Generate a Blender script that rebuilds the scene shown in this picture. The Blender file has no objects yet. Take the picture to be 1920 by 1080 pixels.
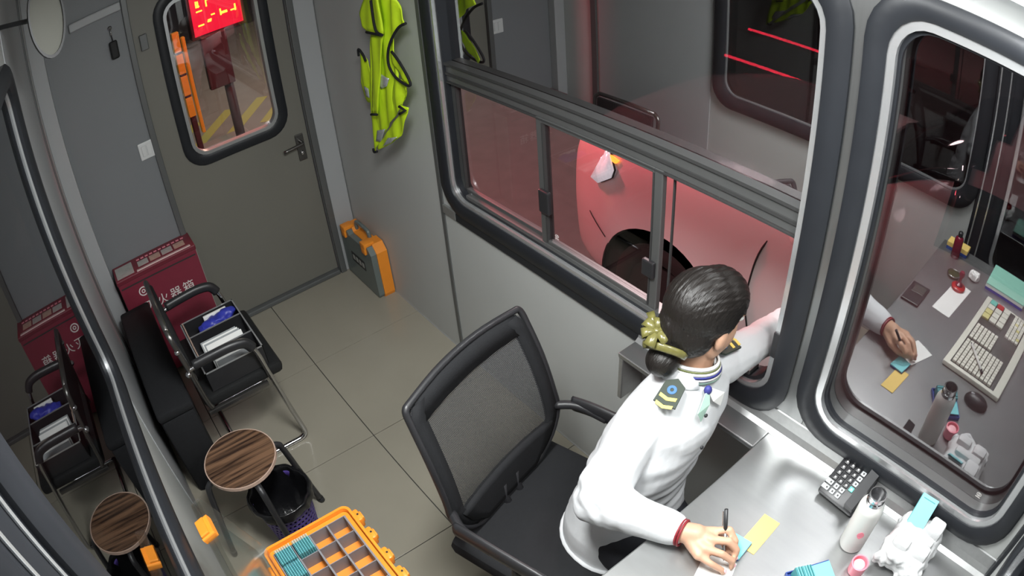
import bpy, bmesh, math, random
from mathutils import Vector, Matrix, noise
random.seed(7)
C = bpy.context.scene.collection
SC = bpy.context.scene
PI = math.pi
# ------------------------------------------------------------------ camera (wide CCTV lens with its barrel distortion)
cam = bpy.data.cameras.new('camera')
cam.type = 'PANO'
cam.sensor_width = 36.0
cam.sensor_fit = 'HORIZONTAL'
cam.clip_start = 0.02
cam.clip_end = 200
cy = cam
cy.panorama_type = 'FISHEYE_LENS_POLYNOMIAL'
cy.fisheye_fov = math.radians(170)
cy.fisheye_polynomial_k0 = 0.0
cy.fisheye_polynomial_k1 = -0.039910790521193014
cy.fisheye_polynomial_k2 = -0.00028732388070970067
cy.fisheye_polynomial_k3 = 2.704676885454237e-05
cy.fisheye_polynomial_k4 = -1.2331610061262982e-06
camo = bpy.data.objects.new('camera', cam)
C.objects.link(camo)
Rm = Matrix(((0.7829643046, 0.4144669596, -0.4638793346),
             (-0.6184701756, 0.4385822233, -0.6520278179),
             (-0.0667947573, 0.7974100405, 0.5997296788)))
camo.matrix_world = Matrix.Translation((-1.2323463, -3.2040278, 2.2083048)) @ Rm.to_4x4()
SC.camera = camo
# ------------------------------------------------------------------ world, big lights, exposure
w = bpy.data.worlds.new('night')
SC.world = w
w.use_nodes = True
w.node_tree.nodes['Background'].inputs[0].default_value = (0.10, 0.075, 0.08, 1)
w.node_tree.nodes['Background'].inputs[1].default_value = 0.20


def area(name, loc, target, sx, sy, power, col=(1, 1, 1)):
    l = bpy.data.lights.new(name, 'AREA')
    l.shape = 'RECTANGLE'
    l.size = sx
    l.size_y = sy
    l.energy = power
    l.color = col
    o = bpy.data.objects.new(name, l)
    C.objects.link(o)
    d = Vector(target) - Vector(loc)
    o.location = loc
    o.rotation_euler = d.to_track_quat('-Z', 'Y').to_euler()
    return o


def point(name, loc, power, col, r=0.1):
    l = bpy.data.lights.new(name, 'POINT')
    l.energy = power
    l.color = col
    l.shadow_soft_size = r
    o = bpy.data.objects.new(name, l)
    C.objects.link(o)
    o.location = loc
    return o


# tube fixture over the right-hand window (built below) and two added ceiling fill lamps, out of view
lk = area('tube_lamp_light', (-0.125, -3.08, 2.085), (-0.75, -2.9, 0.8), 0.08, 0.60, 4.5, (0.98, 1.0, 0.99))
lf = area('front_fill_light', (-0.52, -3.05, 2.255), (-0.48, -2.98, 0), 0.20, 0.5, 17, (0.98, 1.0, 0.99))
lc = area('ceiling_fill_light', (-0.85, -2.40, 2.255), (-0.80, -2.35, 0), 0.25, 0.5, 44, (0.98, 1.0, 0.985))
# red lane signal over the car, warm street light behind the door
point('red_signal_light', (0.46, 0.30, 2.00), 190, (1.0, 0.085, 0.12), 0.12)
point('red_fill_light', (2.6, -3.2, 3.0), 20, (1.0, 0.16, 0.2), 0.2)  # unseen red fill, added for a reddish ambience outside
point('lane_fill_light', (4.2, 1.2, 4.6), 700, (1.0, 0.80, 0.79), 0.4)  # unseen fill, added to brighten the lane ground behind the panes
point('street_light', (1.6, 4.2, 3.0), 260, (1.0, 0.84, 0.66), 0.3)
SC.view_settings.view_transform = 'Standard'
SC.view_settings.look = 'None'
SC.view_settings.exposure = 0.08
SC.view_settings.gamma = 1.0
SC.view_settings.use_curve_mapping = False

# ------------------------------------------------------------------ materials
MATS = {}


def M(name, col, rough=0.5, metal=0.0, var=0.0, vscale=20.0, bump=0.0, bscale=60.0, stretch=None, spec=0.5, emit=None, es=0.0, coat=0.0):
    if name in MATS:
        return MATS[name]
    m = bpy.data.materials.new(name)
    m.use_nodes = True
    nt = m.node_tree
    b = nt.nodes['Principled BSDF']
    b.inputs['Base Color'].default_value = (*col, 1)
    b.inputs['Roughness'].default_value = rough
    b.inputs['Metallic'].default_value = metal
    b.inputs['Specular IOR Level'].default_value = spec
    b.inputs['Coat Weight'].default_value = coat
    if emit:
        b.inputs['Emission Color'].default_value = (*emit, 1)
        b.inputs['Emission Strength'].default_value = es
    tc = nt.nodes.new('ShaderNodeTexCoord')
    src = tc.outputs['Object']
    if stretch:
        mp = nt.nodes.new('ShaderNodeMapping')
        mp.inputs['Scale'].default_value = stretch
        nt.links.new(src, mp.inputs[0])
        src = mp.outputs[0]
    if var > 0:
        n = nt.nodes.new('ShaderNodeTexNoise')
        n.inputs['Scale'].default_value = vscale
        n.inputs['Detail'].default_value = 4
        nt.links.new(src, n.inputs['Vector'])
        mx = nt.nodes.new('ShaderNodeMix')
        mx.data_type = 'RGBA'
        mx.inputs[6].default_value = (*[c * (1 - var) for c in col], 1)
        mx.inputs[7].default_value = (*[min(1, c * (1 + var)) for c in col], 1)
        nt.links.new(n.outputs[0], mx.inputs[0])
        nt.links.new(mx.outputs[2], b.inputs['Base Color'])
    if bump > 0:
        n = nt.nodes.new('ShaderNodeTexNoise')
        n.inputs['Scale'].default_value = bscale
        n.inputs['Detail'].default_value = 5
        nt.links.new(src, n.inputs['Vector'])
        bp = nt.nodes.new('ShaderNodeBump')
        bp.inputs['Strength'].default_value = bump
        bp.inputs['Distance'].default_value = 0.01
        nt.links.new(n.outputs[0], bp.inputs['Height'])
        nt.links.new(bp.outputs[0], b.inputs['Normal'])
    MATS[name] = m
    return m


def glass(name, tint, base, ior=1.5, boost=2.0, rough=0.0):
    """thin pane: Fresnel mirror over a tinted transparent sheet"""
    m = bpy.data.materials.new(name)
    m.use_nodes = True
    nt = m.node_tree
    nt.nodes.remove(nt.nodes['Principled BSDF'])
    out = nt.nodes['Material Output']
    tr = nt.nodes.new('ShaderNodeBsdfTransparent')
    tr.inputs[0].default_value = (*tint, 1)
    gl = nt.nodes.new('ShaderNodeBsdfGlossy')
    gl.inputs['Roughness'].default_value = rough
    gl.inputs['Color'].default_value = (0.95, 0.96, 0.97, 1)
    fr = nt.nodes.new('ShaderNodeFresnel')
    gm = nt.nodes.new('ShaderNodeNewGeometry')       # both faces of the pane reflect like air to glass
    io = nt.nodes.new('ShaderNodeMix')
    io.data_type = 'FLOAT'
    io.inputs[2].default_value = ior
    io.inputs[3].default_value = 1 / ior
    nt.links.new(gm.outputs['Backfacing'], io.inputs[0])
    nt.links.new(io.outputs[0], fr.inputs['IOR'])
    ma = nt.nodes.new('ShaderNodeMath')
    ma.operation = 'MULTIPLY_ADD'
    ma.use_clamp = True
    ma.inputs[1].default_value = boost
    ma.inputs[2].default_value = base
    nt.links.new(fr.outputs[0], ma.inputs[0])
    mx = nt.nodes.new('ShaderNodeMixShader')
    nt.links.new(ma.outputs[0], mx.inputs[0])
    nt.links.new(tr.outputs[0], mx.inputs[1])
    nt.links.new(gl.outputs[0], mx.inputs[2])
    nt.links.new(mx.outputs[0], out.inputs[0])
    MATS[name] = m
    return m


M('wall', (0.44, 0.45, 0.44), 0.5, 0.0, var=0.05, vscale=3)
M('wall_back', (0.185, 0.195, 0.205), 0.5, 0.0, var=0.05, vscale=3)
M('door', (0.165, 0.160, 0.138), 0.5, 0.0, var=0.06, vscale=3)
M('post', (0.36, 0.37, 0.38), 0.45, 0.0, var=0.04, vscale=5)
M('steel', (0.47, 0.475, 0.475), 0.34, 0.8, var=0.10, vscale=6, stretch=(1, 12, 12))
M('desk_steel', (0.385, 0.39, 0.39), 0.34, 0.85, var=0.07, vscale=5, stretch=(10, 1, 10))
M('alu', (0.52, 0.53, 0.54), 0.32, 0.7, var=0.06, vscale=10)
M('alu_dark', (0.15, 0.153, 0.152), 0.38, 0.6, var=0.06, vscale=10)
M('silver', (0.72, 0.73, 0.74), 0.25, 0.8, var=0.05, vscale=10)
M('rubber', (0.016, 0.0175, 0.021), 0.42, 0, var=0.15, vscale=12, spec=0.3)
M('seam', (0.03, 0.03, 0.03), 0.6)
M('trim', (0.13, 0.135, 0.135), 0.42, 0.35)
M('tile', (0.30, 0.278, 0.225), 0.22, 0, var=0.07, vscale=4, spec=0.5)
M('grout', (0.03, 0.03, 0.028), 0.8)
M('ceiling', (0.62, 0.62, 0.62), 0.6)
M('black_plastic', (0.018, 0.018, 0.02), 0.4, 0, var=0.1)
M('black_fabric', (0.012, 0.0125, 0.014), 0.85, 0, spec=0.25, var=0.15, vscale=60, bump=0.15, bscale=300)
M('black_leather', (0.011, 0.0115, 0.012), 0.55, 0, spec=0.3, var=0.1, vscale=40, bump=0.1, bscale=150)
M('chrome', (0.55, 0.55, 0.56), 0.16, 1.0)
M('gunmetal', (0.16, 0.155, 0.15), 0.28, 0.9)
M('red_box', (0.20, 0.024, 0.045), 0.42, 0, var=0.06)
M('red_dark', (0.15, 0.016, 0.030), 0.5)
M('white_print', (0.72, 0.70, 0.68), 0.6)
M('print_grey', (0.36, 0.36, 0.34), 0.6, var=0.25, vscale=40)
M('print_tan', (0.42, 0.30, 0.24), 0.6, var=0.3, vscale=60)
M('orange', (0.82, 0.27, 0.025), 0.38, 0, var=0.05)
M('orange_floor', (0.80, 0.25, 0.03), 0.5)
M('divider', (0.20, 0.195, 0.21), 0.5, var=0.06)
M('clear_lid', (0.30, 0.36, 0.34), 0.3)
M('purple', (0.06, 0.035, 0.20), 0.45, var=0.05)
M('bag_black', (0.006, 0.006, 0.007), 0.22, 0, var=0.2, bump=0.6, bscale=18)
M('cyan_card', (0.20, 0.58, 0.62), 0.45)
M('cyan_edge', (0.06, 0.26, 0.28), 0.5)
M('blue_card', (0.03, 0.07, 0.30), 0.45)
M('yellow_paper', (0.78, 0.56, 0.17), 0.7)
M('paper', (0.80, 0.80, 0.78), 0.7, var=0.04)
M('paper_grey', (0.30, 0.32, 0.33), 0.7, var=0.12, vscale=30)
M('skin', (0.55, 0.32, 0.215), 0.5, 0, var=0.05, vscale=25)
M('lip', (0.55, 0.20, 0.18), 0.5)
M('shirt', (0.60, 0.61, 0.625), 0.75, 0, var=0.02, bump=0.25, bscale=14)
M('trousers', (0.012, 0.013, 0.018), 0.8, 0, bump=0.2, bscale=30)
M('gold', (0.125, 0.115, 0.035), 0.28, 0, var=0.3, vscale=80, coat=0.4)
M('gold_bright', (0.75, 0.60, 0.12), 0.45)
M('epaulette', (0.03, 0.04, 0.03), 0.7)
M('emblem_blue', (0.04, 0.13, 0.32), 0.5)
M('navy', (0.03, 0.035, 0.20), 0.6)
M('olive', (0.14, 0.16, 0.06), 0.7)
M('mint', (0.42, 0.62, 0.52), 0.7)
M('red_string', (0.22, 0.012, 0.02), 0.6, var=0.4, vscale=200)
M('pink', (0.85, 0.26, 0.33), 0.35)
M('pink_light', (0.92, 0.50, 0.54), 0.35)
M('bottle', (0.66, 0.655, 0.63), 0.38)
M('tissue', (0.60, 0.605, 0.61), 0.85, bump=0.3, bscale=35)
M('button_grey', (0.42, 0.44, 0.45), 0.4)
M('button_green', (0.12, 0.5, 0.42), 0.4)
M('screen_grey', (0.06, 0.065, 0.06), 0.2)
M('green_paper', (0.30, 0.62, 0.50), 0.6)
M('key_cream', (0.66, 0.66, 0.58), 0.5)
M('key_yellow', (0.62, 0.58, 0.25), 0.5)
M('stamp_red', (0.45, 0.02, 0.02), 0.25)
M('stamp_knob', (0.18, 0.012, 0.03), 0.2)
M('switch', (0.62, 0.63, 0.63), 0.4)
M('car_paint', (0.74, 0.72, 0.72), 0.28, 0.0, coat=0.6)
M('car_glass', (0.02, 0.02, 0.022), 0.06, 0.0, spec=0.8)
M('tyre', (0.012, 0.012, 0.012), 0.8)
M('rim', (0.30, 0.30, 0.31), 0.35, 0.8)
M('headlamp', (0.80, 0.82, 0.86), 0.15, 0.3, var=0.4, vscale=60, coat=1.0, emit=(0.9, 0.93, 1.0), es=0.6)
M('amber', (0.9, 0.25, 0.02), 0.3, emit=(1, 0.3, 0.03), es=2.5)
M('asphalt', (0.085, 0.082, 0.080), 0.75, 0, var=0.25, vscale=8)
M('concrete', (0.20, 0.190, 0.165), 0.8, 0, var=0.2, vscale=6)
M('chevron', (0.34, 0.34, 0.09), 0.7)
M('post_dark', (0.05, 0.035, 0.035), 0.5)
M('led_red', (0.3, 0.01, 0.02), 0.5, emit=(1, 0.01, 0.05), es=0.9)
M('led_yellow', (0.8, 0.7, 0.1), 0.5, emit=(1, 0.75, 0.05), es=3.0)
M('glint_red', (0.8, 0.05, 0.08), 0.4, emit=(1, 0.03, 0.07), es=14.0)  # glow for the tubes that imitate red windscreen reflections
M('warning_yellow', (0.55, 0.36, 0.03), 0.5, emit=(1, 0.5, 0.04), es=0.10)
M('fixture', (0.85, 0.87, 0.9), 0.4)
M('diffuser', (0.9, 0.92, 0.95), 0.4, emit=(0.95, 0.98, 1), es=3.0)
M('pen_metal', (0.35, 0.36, 0.38), 0.25, 0.9)
M('blue_item', (0.03, 0.04, 0.35), 0.4, var=0.3, vscale=50)
glass('glass_upper', (0.38, 0.36, 0.37), 0.50, boost=1.6)
glass('glass_lower', (0.90, 0.87, 0.88), 0.0, boost=0.55)
glass('glass_right', (0.52, 0.49, 0.50), 0.20, boost=1.4)
glass('glass_left', (0.40, 0.41, 0.43), 0.10, boost=0.95)
glass('glass_door', (0.9, 0.9, 0.9), 0.03, boost=1.2)
glass('lid_clear', (0.90, 0.91, 0.90), 0.05, boost=1.0, rough=0.18)


def hair_mat():
    m = M('hair', (0.011, 0.009, 0.008), 0.40, 0, spec=0.36)
    nt = m.node_tree
    b = nt.nodes['Principled BSDF']
    tc = nt.nodes.new('ShaderNodeTexCoord')
    mp = nt.nodes.new('ShaderNodeMapping')
    mp.inputs['Scale'].default_value = (6, 90, 30)
    n = nt.nodes.new('ShaderNodeTexNoise')
    n.inputs['Scale'].default_value = 2.2
    n.inputs['Detail'].default_value = 6
    bp = nt.nodes.new('ShaderNodeBump')
    bp.inputs['Strength'].default_value = 0.5
    bp.inputs['Distance'].default_value = 0.006
    nt.links.new(tc.outputs['Object'], mp.inputs[0])
    nt.links.new(mp.outputs[0], n.inputs['Vector'])
    nt.links.new(n.outputs[0], bp.inputs['Height'])
    nt.links.new(bp.outputs[0], b.inputs['Normal'])


hair_mat()


def wood_mat():
    m = M('stool_wood', (0.10, 0.05, 0.028), 0.4)
    nt = m.node_tree
    b = nt.nodes['Principled BSDF']
    tc = nt.nodes.new('ShaderNodeTexCoord')
    mp = nt.nodes.new('ShaderNodeMapping')
    mp.inputs['Scale'].default_value = (2.5, 46, 1)
    n = nt.nodes.new('ShaderNodeTexNoise')
    n.inputs['Scale'].default_value = 1.5
    n.inputs['Detail'].default_value = 5
    cr = nt.nodes.new('ShaderNodeValToRGB')
    cr.color_ramp.elements[0].position = 0.38
    cr.color_ramp.elements[0].color = (0.022, 0.010, 0.006, 1)
    cr.color_ramp.elements[1].position = 0.62
    cr.color_ramp.elements[1].color = (0.155, 0.085, 0.048, 1)
    nt.links.new(tc.outputs['Object'], mp.inputs[0])
    nt.links.new(mp.outputs[0], n.inputs['Vector'])
    nt.links.new(n.outputs[0], cr.inputs[0])
    nt.links.new(cr.outputs[0], b.inputs['Base Color'])


wood_mat()


def mesh_mat(name, col, scale, thr):
    """woven mesh: cloth with fine see-through holes"""
    m = M(name, col, 0.7)
    nt = m.node_tree
    b = nt.nodes['Principled BSDF']
    out = nt.nodes['Material Output']
    tc = nt.nodes.new('ShaderNodeTexCoord')
    v = nt.nodes.new('ShaderNodeTexVoronoi')
    v.inputs['Scale'].default_value = scale
    v.inputs['Randomness'].default_value = 0.0
    lt = nt.nodes.new('ShaderNodeMath')
    lt.operation = 'LESS_THAN'
    lt.inputs[1].default_value = thr
    tr = nt.nodes.new('ShaderNodeBsdfTransparent')
    mx = nt.nodes.new('ShaderNodeMixShader')
    v.voronoi_dimensions = '2D'
    nt.links.new(tc.outputs['UV'], v.inputs['Vector'])
    nt.links.new(v.outputs['Distance'], lt.inputs[0])
    nt.links.new(lt.outputs[0], mx.inputs[0])
    nt.links.new(b.outputs[0], mx.inputs[1])
    nt.links.new(tr.outputs[0], mx.inputs[2])
    nt.links.new(mx.outputs[0], out.inputs[0])


mesh_mat('chair_mesh', (0.030, 0.031, 0.034), 240, 0.30)


def vest_mat():
    m = M('vest', (0.52, 0.74, 0.012), 0.6, 0, var=0.06, vscale=30, emit=(0.42, 0.8, 0.0), es=0.0)
    b = m.node_tree.nodes['Principled BSDF']
    b.inputs['Transmission Weight'].default_value = 0.0


vest_mat()
M('reflective', (0.60, 0.63, 0.66), 0.3, 0.5, var=0.15, vscale=40)


# ------------------------------------------------------------------ mesh helpers
class MB:
    def __init__(s):
        s.v = []
        s.f = []

    def add(s, vs, fs):
        o = len(s.v)
        s.v += [tuple(v) for v in vs]
        s.f += [tuple(i + o for i in f) for f in fs]
        return s

    def box(s, x0, x1, y0, y1, z0, z1, T=None):
        vs = [Vector((x, y, z)) for x in (x0, x1) for y in (y0, y1) for z in (z0, z1)]
        if T is not None:
            vs = [T @ v for v in vs]
        return s.add(vs, [(0, 1, 3, 2), (4, 6, 7, 5), (0, 4, 5, 1), (2, 3, 7, 6), (0, 2, 6, 4), (1, 5, 7, 3)])

    def bbox(s, x0, x1, y0, y1, z0, z1, b=0.004, T=None):
        """box with bevelled edges"""
        b = min(b, abs(x1 - x0) * .45, abs(y1 - y0) * .45, abs(z1 - z0) * .45)
        bm = bmesh.new()
        bmesh.ops.create_cube(bm, size=1)
        for v in bm.verts:
            v.co = Vector(((x0 + x1) / 2 + v.co.x * (x1 - x0), (y0 + y1) / 2 + v.co.y * (y1 - y0), (z0 + z1) / 2 + v.co.z * (z1 - z0)))
        bmesh.ops.bevel(bm, geom=bm.edges[:], offset=b, segments=2, affect='EDGES', profile=0.5)
        return s.bm(bm, T)

    def bm(s, bm, T=None):
        bm.verts.index_update()
        vs = [(T @ v.co) if T is not None else v.co.copy() for v in bm.verts]
        fs = [[v.index for v in f.verts] for f in bm.faces]
        bm.free()
        return s.add(vs, fs)

    def prism(s, poly, d0, d1, mp):
        """poly of (a, b); mp(a, b, d) -> xyz"""
        n = len(poly)
        vs = [mp(a, b, d0) for a, b in poly] + [mp(a, b, d1) for a, b in poly]
        fs = [tuple(range(n)), tuple(range(2 * n - 1, n - 1, -1))] + [(i, i + n, (i + 1) % n + n, (i + 1) % n) for i in range(n)]
        return s.add(vs, fs)

    def ring(s, lo, li, d0, d1, mp, bev=0.0):
        """solid ring between outer and inner loop; front d1 with bevel"""
        n = len(lo)
        loops = [[mp(a, b, d0) for a, b in lo]]
        if bev:
            mid = [((a * .8 + c * .2), (b * .8 + d * .2)) for (a, b), (c, d) in zip(lo, li)]
            mid2 = [((a * .2 + c * .8), (b * .2 + d * .8)) for (a, b), (c, d) in zip(lo, li)]
            loops += [[mp(a, b, d0 + (d1 - d0) * .6) for a, b in lo], [mp(a, b, d1) for a, b in mid], [mp(a, b, d1) for a, b in mid2], [mp(a, b, d0 + (d1 - d0) * .6) for a, b in li]]
        else:
            loops += [[mp(a, b, d1) for a, b in lo], [mp(a, b, d1) for a, b in li]]
        loops += [[mp(a, b, d0) for a, b in li]]
        vs = [v for l in loops for v in l]
        k = len(loops)
        fs = []
        for j in range(k):
            for i in range(n):
                fs.append((j * n + i, j * n + (i + 1) % n, ((j + 1) % k) * n + (i + 1) % n, ((j + 1) % k) * n + i))
        return s.add(vs, fs)

    def tube(s, pts, r, n=8, closed=False, r2=None):
        pts = [Vector(p) for p in pts]
        m = len(pts)
        rs = r if isinstance(r, (list, tuple)) else [r] * m
        vs = []
        prev = None
        for i, p in enumerate(pts):
            if closed:
                t = pts[(i + 1) % m] - pts[i - 1]
            else:
                t = pts[min(i + 1, m - 1)] - pts[max(i - 1, 0)]
            t.normalize()
            if prev is None:
                a = Vector((0, 0, 1)) if abs(t.z) < .9 else Vector((1, 0, 0))
                u = t.cross(a).normalized()
            else:
                u = (prev - t * prev.dot(t)).normalized()
            prev = u
            q = t.cross(u)
            for k in range(n):
                an = 2 * PI * k / n
                vs.append(p + u * math.cos(an) * rs[i] + q * math.sin(an) * (rs[i] if r2 is None else r2))
        fs = []
        for i in range(m if closed else m - 1):
            j = (i + 1) % m
            for k in range(n):
                fs.append((i * n + k, i * n + (k + 1) % n, j * n + (k + 1) % n, j * n + k))
        if not closed:
            fs += [tuple(range(n - 1, -1, -1)), tuple((m - 1) * n + k for k in range(n))]
        return s.add(vs, fs)

    def lathe(s, prof, c=(0, 0, 0), n=24, T=None):
        vs = []
        for r, z in prof:
            for k in range(n):
                a = 2 * PI * k / n
                v = Vector((c[0] + r * math.cos(a), c[1] + r * math.sin(a), c[2] + z))
                vs.append(T @ v if T is not None else v)
        m = len(prof)
        fs = [(i * n + k, i * n + (k + 1) % n, (i + 1) * n + (k + 1) % n, (i + 1) * n + k) for i in range(m - 1) for k in range(n)]
        fs += [tuple(range(n - 1, -1, -1)), tuple((m - 1) * n + k for k in range(n))]
        return s.add(vs, fs)

    def ball(s, c, rx, ry=None, rz=None, T=None, n=14, m=9):
        ry = ry or rx
        rz = rz or rx
        prof = []
        vs = [Vector((0, 0, -1))]
        for i in range(1, m):
            t = -PI / 2 + PI * i / m
            for k in range(n):
                a = 2 * PI * k / n
                vs.append(Vector((math.cos(t) * math.cos(a), math.cos(t) * math.sin(a), math.sin(t))))
        vs.append(Vector((0, 0, 1)))
        out = []
        for v in vs:
            q = Vector((v.x * rx, v.y * ry, v.z * rz))
            if T is not None:
                q = T @ q
            out.append(q + Vector(c))
        fs = [(0, 1 + (k + 1) % n, 1 + k) for k in range(n)]
        for i in range(m - 2):
            for k in range(n):
                a = 1 + i * n + k
                b = 1 + i * n + (k + 1) % n
                fs.append((a, b, b + n, a + n))
        L = len(vs) - 1
        o = 1 + (m - 2) * n
        fs += [(L, o + k, o + (k + 1) % n) for k in range(n)]
        return s.add(out, fs)

    def limb(s, pts, rs, n=14):
        for p, r in zip(pts, rs):
            s.ball(p, r, n=n, m=9)
        for i in range(len(pts) - 1):
            s.tube([pts[i], pts[i + 1]], [rs[i], rs[i + 1]], n)
        return s

    def loft(s, rings):
        n = len(rings[0])
        vs = [v for r in rings for v in r]
        m = len(rings)
        fs = [(i * n + k, i * n + (k + 1) % n, (i + 1) * n + (k + 1) % n, (i + 1) * n + k) for i in range(m - 1) for k in range(n)]
        fs += [tuple(range(n - 1, -1, -1)), tuple((m - 1) * n + k for k in range(n))]
        return s.add(vs, fs)

    def mesh(s, name):
        me = bpy.data.meshes.new(name)
        me.from_pydata(s.v, [], s.f)
        bm = bmesh.new()
        bm.from_mesh(me)
        bmesh.ops.recalc_face_normals(bm, faces=bm.faces)
        bm.to_mesh(me)
        bm.free()
        return me

    def build(s, name, mat, parent=None, smooth=False, loc=None):
        me = s.mesh(name)
        return link(name, me, mat, parent, smooth, loc)


def link(name, me, mat, parent=None, smooth=False, loc=None):
    if mat and not me.materials:
        me.materials.append(MATS[mat])
    if smooth:
        for p in me.polygons:
            p.use_smooth = True
        if smooth == 'auto':
            try:
                me.set_sharp_from_angle(angle=math.radians(40))
            except Exception:
                pass
    o = bpy.data.objects.new(name, me)
    C.objects.link(o)
    if loc is not None:
        o.location = loc
    if parent is not None:
        o.parent = parent
        # parts are written in world coordinates unless the parent sits at the origin
        if loc is None:
            o.matrix_parent_inverse = parent_world(parent).inverted()
    return o


def parent_world(o):
    if o.parent is None:
        return o.matrix_basis.copy()
    return parent_world(o.parent) @ o.matrix_parent_inverse @ o.matrix_basis


def tag(o, label, cat, group=None):
    o['label'] = label
    o['category'] = cat
    if group:
        o['group'] = group
    return o


def thing(name, label, cat, loc=(0, 0, 0), rz=0.0, group=None):
    o = bpy.data.objects.new(name, None)
    C.objects.link(o)
    o.location = loc
    o.rotation_euler = (0, 0, rz)
    o.empty_display_size = 0.05
    tag(o, label, cat, group)
    return o


def struct(o, label=None):
    o['kind'] = 'structure'
    if label:
        o['label'] = label
    return o


def rrect(a0, a1, b0, b1, r, n=6):
    """rounded rectangle loop, counter-clockwise"""
    pts = []
    for cx, cy_, s in ((a1 - r, b1 - r, 0), (a0 + r, b1 - r, 90), (a0 + r, b0 + r, 180), (a1 - r, b0 + r, 270)):
        for k in range(n + 1):
            t = math.radians(s + 90 * k / n)
            pts.append((cx + r * math.cos(t), cy_ + r * math.sin(t)))
    return pts


WL = -1.473                                  # left wall plane
mR = lambda a, b, d: (-d, a, b)              # right wall: a = y, b = z, d = into the room
mL = lambda a, b, d: (WL + d, a, b)
mB = lambda a, b, d: (a, -d, b)              # back wall: a = x, b = z
mF = lambda a, b, d: (a, -3.50 + d, b)       # front wall


def smooth_path(pts, n=6):
    """Catmull-Rom"""
    P = [Vector(p) for p in pts]
    out = []
    for i in range(len(P) - 1):
        p0, p1, p2, p3 = P[max(i - 1, 0)], P[i], P[i + 1], P[min(i + 2, len(P) - 1)]
        for k in range(n):
            t = k / n
            out.append(0.5 * ((2 * p1) + (p2 - p0) * t + (2 * p0 - 5 * p1 + 4 * p2 - p3) * t * t + (3 * p1 - p0 - 3 * p2 + p3) * t ** 3))
    out.append(P[-1])
    return out


def text_mesh(body, size, extrude=0.0004):
    cu = bpy.data.curves.new('txt', 'FONT')
    cu.body = body
    cu.size = size
    cu.extrude = extrude
    cu.align_x = 'CENTER'
    cu.align_y = 'CENTER'
    o = bpy.data.objects.new('txt', cu)
    C.objects.link(o)
    dg = bpy.context.evaluated_depsgraph_get()
    me = bpy.data.meshes.new_from_object(o.evaluated_get(dg))
    bpy.data.objects.remove(o)
    me.materials.clear()
    return me


def remeshed(mb, name, voxel, smooth_it=4):
    me = mb.mesh(name + '_raw')
    o = bpy.data.objects.new(name + '_raw', me)
    C.objects.link(o)
    r = o.modifiers.new('r', 'REMESH')
    r.mode = 'VOXEL'
    r.voxel_size = voxel
    if smooth_it:
        sm = o.modifiers.new('s', 'SMOOTH')
        sm.factor = 0.5
        sm.iterations = smooth_it
    dg = bpy.context.evaluated_depsgraph_get()
    out = bpy.data.meshes.new_from_object(o.evaluated_get(dg))
    out.name = name
    bpy.data.objects.remove(o)
    return out


# ================================================================== THE BOOTH
ZC = 2.28     # ceiling
# floor slab with recessed joints, each tile a piece
fl = MB().box(-1.53, 0.06, -3.56, 0.06, -0.10, -0.006).build('floor', 'grout')
struct(fl, 'beige glossy square floor tiles with thin dark joints')
xs = [-1.473, -1.215, -0.615, 0.0]
ys = [-3.5, -3.02, -2.42, -1.82, -1.22, -0.62, 0.0]
for i in range(3):
    for j in range(6):
        g = 0.0018
        MB().bbox(xs[i] + g, xs[i + 1] - g, ys[j] + g, ys[j + 1] - g, -0.006, 0.0, 0.001).build('tile', 'tile', fl)
struct(MB().box(-1.53, 0.06, -3.56, 0.06, ZC, ZC + 0.05).build('ceiling', 'ceiling'))

# right wall with two window openings
wr = MB()
T_ = 0.07
W1 = (-2.64, -1.10, 0.845, 1.985)
W2 = (-3.425, -2.73, 0.885, 1.99)


def wall_boxes(mb, lo, hi, holes, z0, z1, mk):
    """holes sorted by a: (a0, a1, b0, b1)"""
    a = lo
    for h in sorted(holes):
        mk(mb, a, h[0], z0, z1)
        mk(mb, h[0], h[1], z0, h[2])
        mk(mb, h[0], h[1], h[3], z1)
        a = h[1]
    mk(mb, a, hi, z0, z1)


wall_boxes(wr, -3.56, 0.06, [W1, W2], 0, ZC, lambda m, a0, a1, b0, b1: m.box(0, T_, a0, a1, b0, b1))
wr = struct(wr.build('wall_right', 'wall'), 'grey sheet metal wall under and beside the big sliding window')
MB().bbox(-0.006, 0.0, -1.047, -1.022, 0, ZC, 0.002).build('seam_strip', 'trim', wr)
MB().box(-0.0025, 0.0, -3.49, -0.002, 0.0, 0.003).build('floor_seal', 'silver', wr)
# left wall with two windows
wl = MB()
LW1 = (-2.70, -1.24, 0.905, 1.99)
LW2 = (-3.40, -2.86, 0.635, 1.99)
wall_boxes(wl, -3.56, 0.06, [LW1, LW2], 0, ZC, lambda m, a0, a1, b0, b1: m.box(WL - 0.06, WL, a0, a1, b0, b1))
wl = struct(wl.build('wall_left', 'wall'), 'grey metal wall with the window that mirrors the room')
MB().bbox(WL, WL + 0.012, -0.345, -0.30, 0, ZC, 0.003).build('seam_strip', 'trim', wl)
MB().bbox(WL, WL + 0.079, -0.06, 0.0, 0, ZC, 0.004).build('corner_post', 'post', wl)
MB().bbox(WL, WL + 0.006, -1.19, -0.36, 0.0, ZC, 0.003).build('pillar_panel', 'post', wl)
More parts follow.
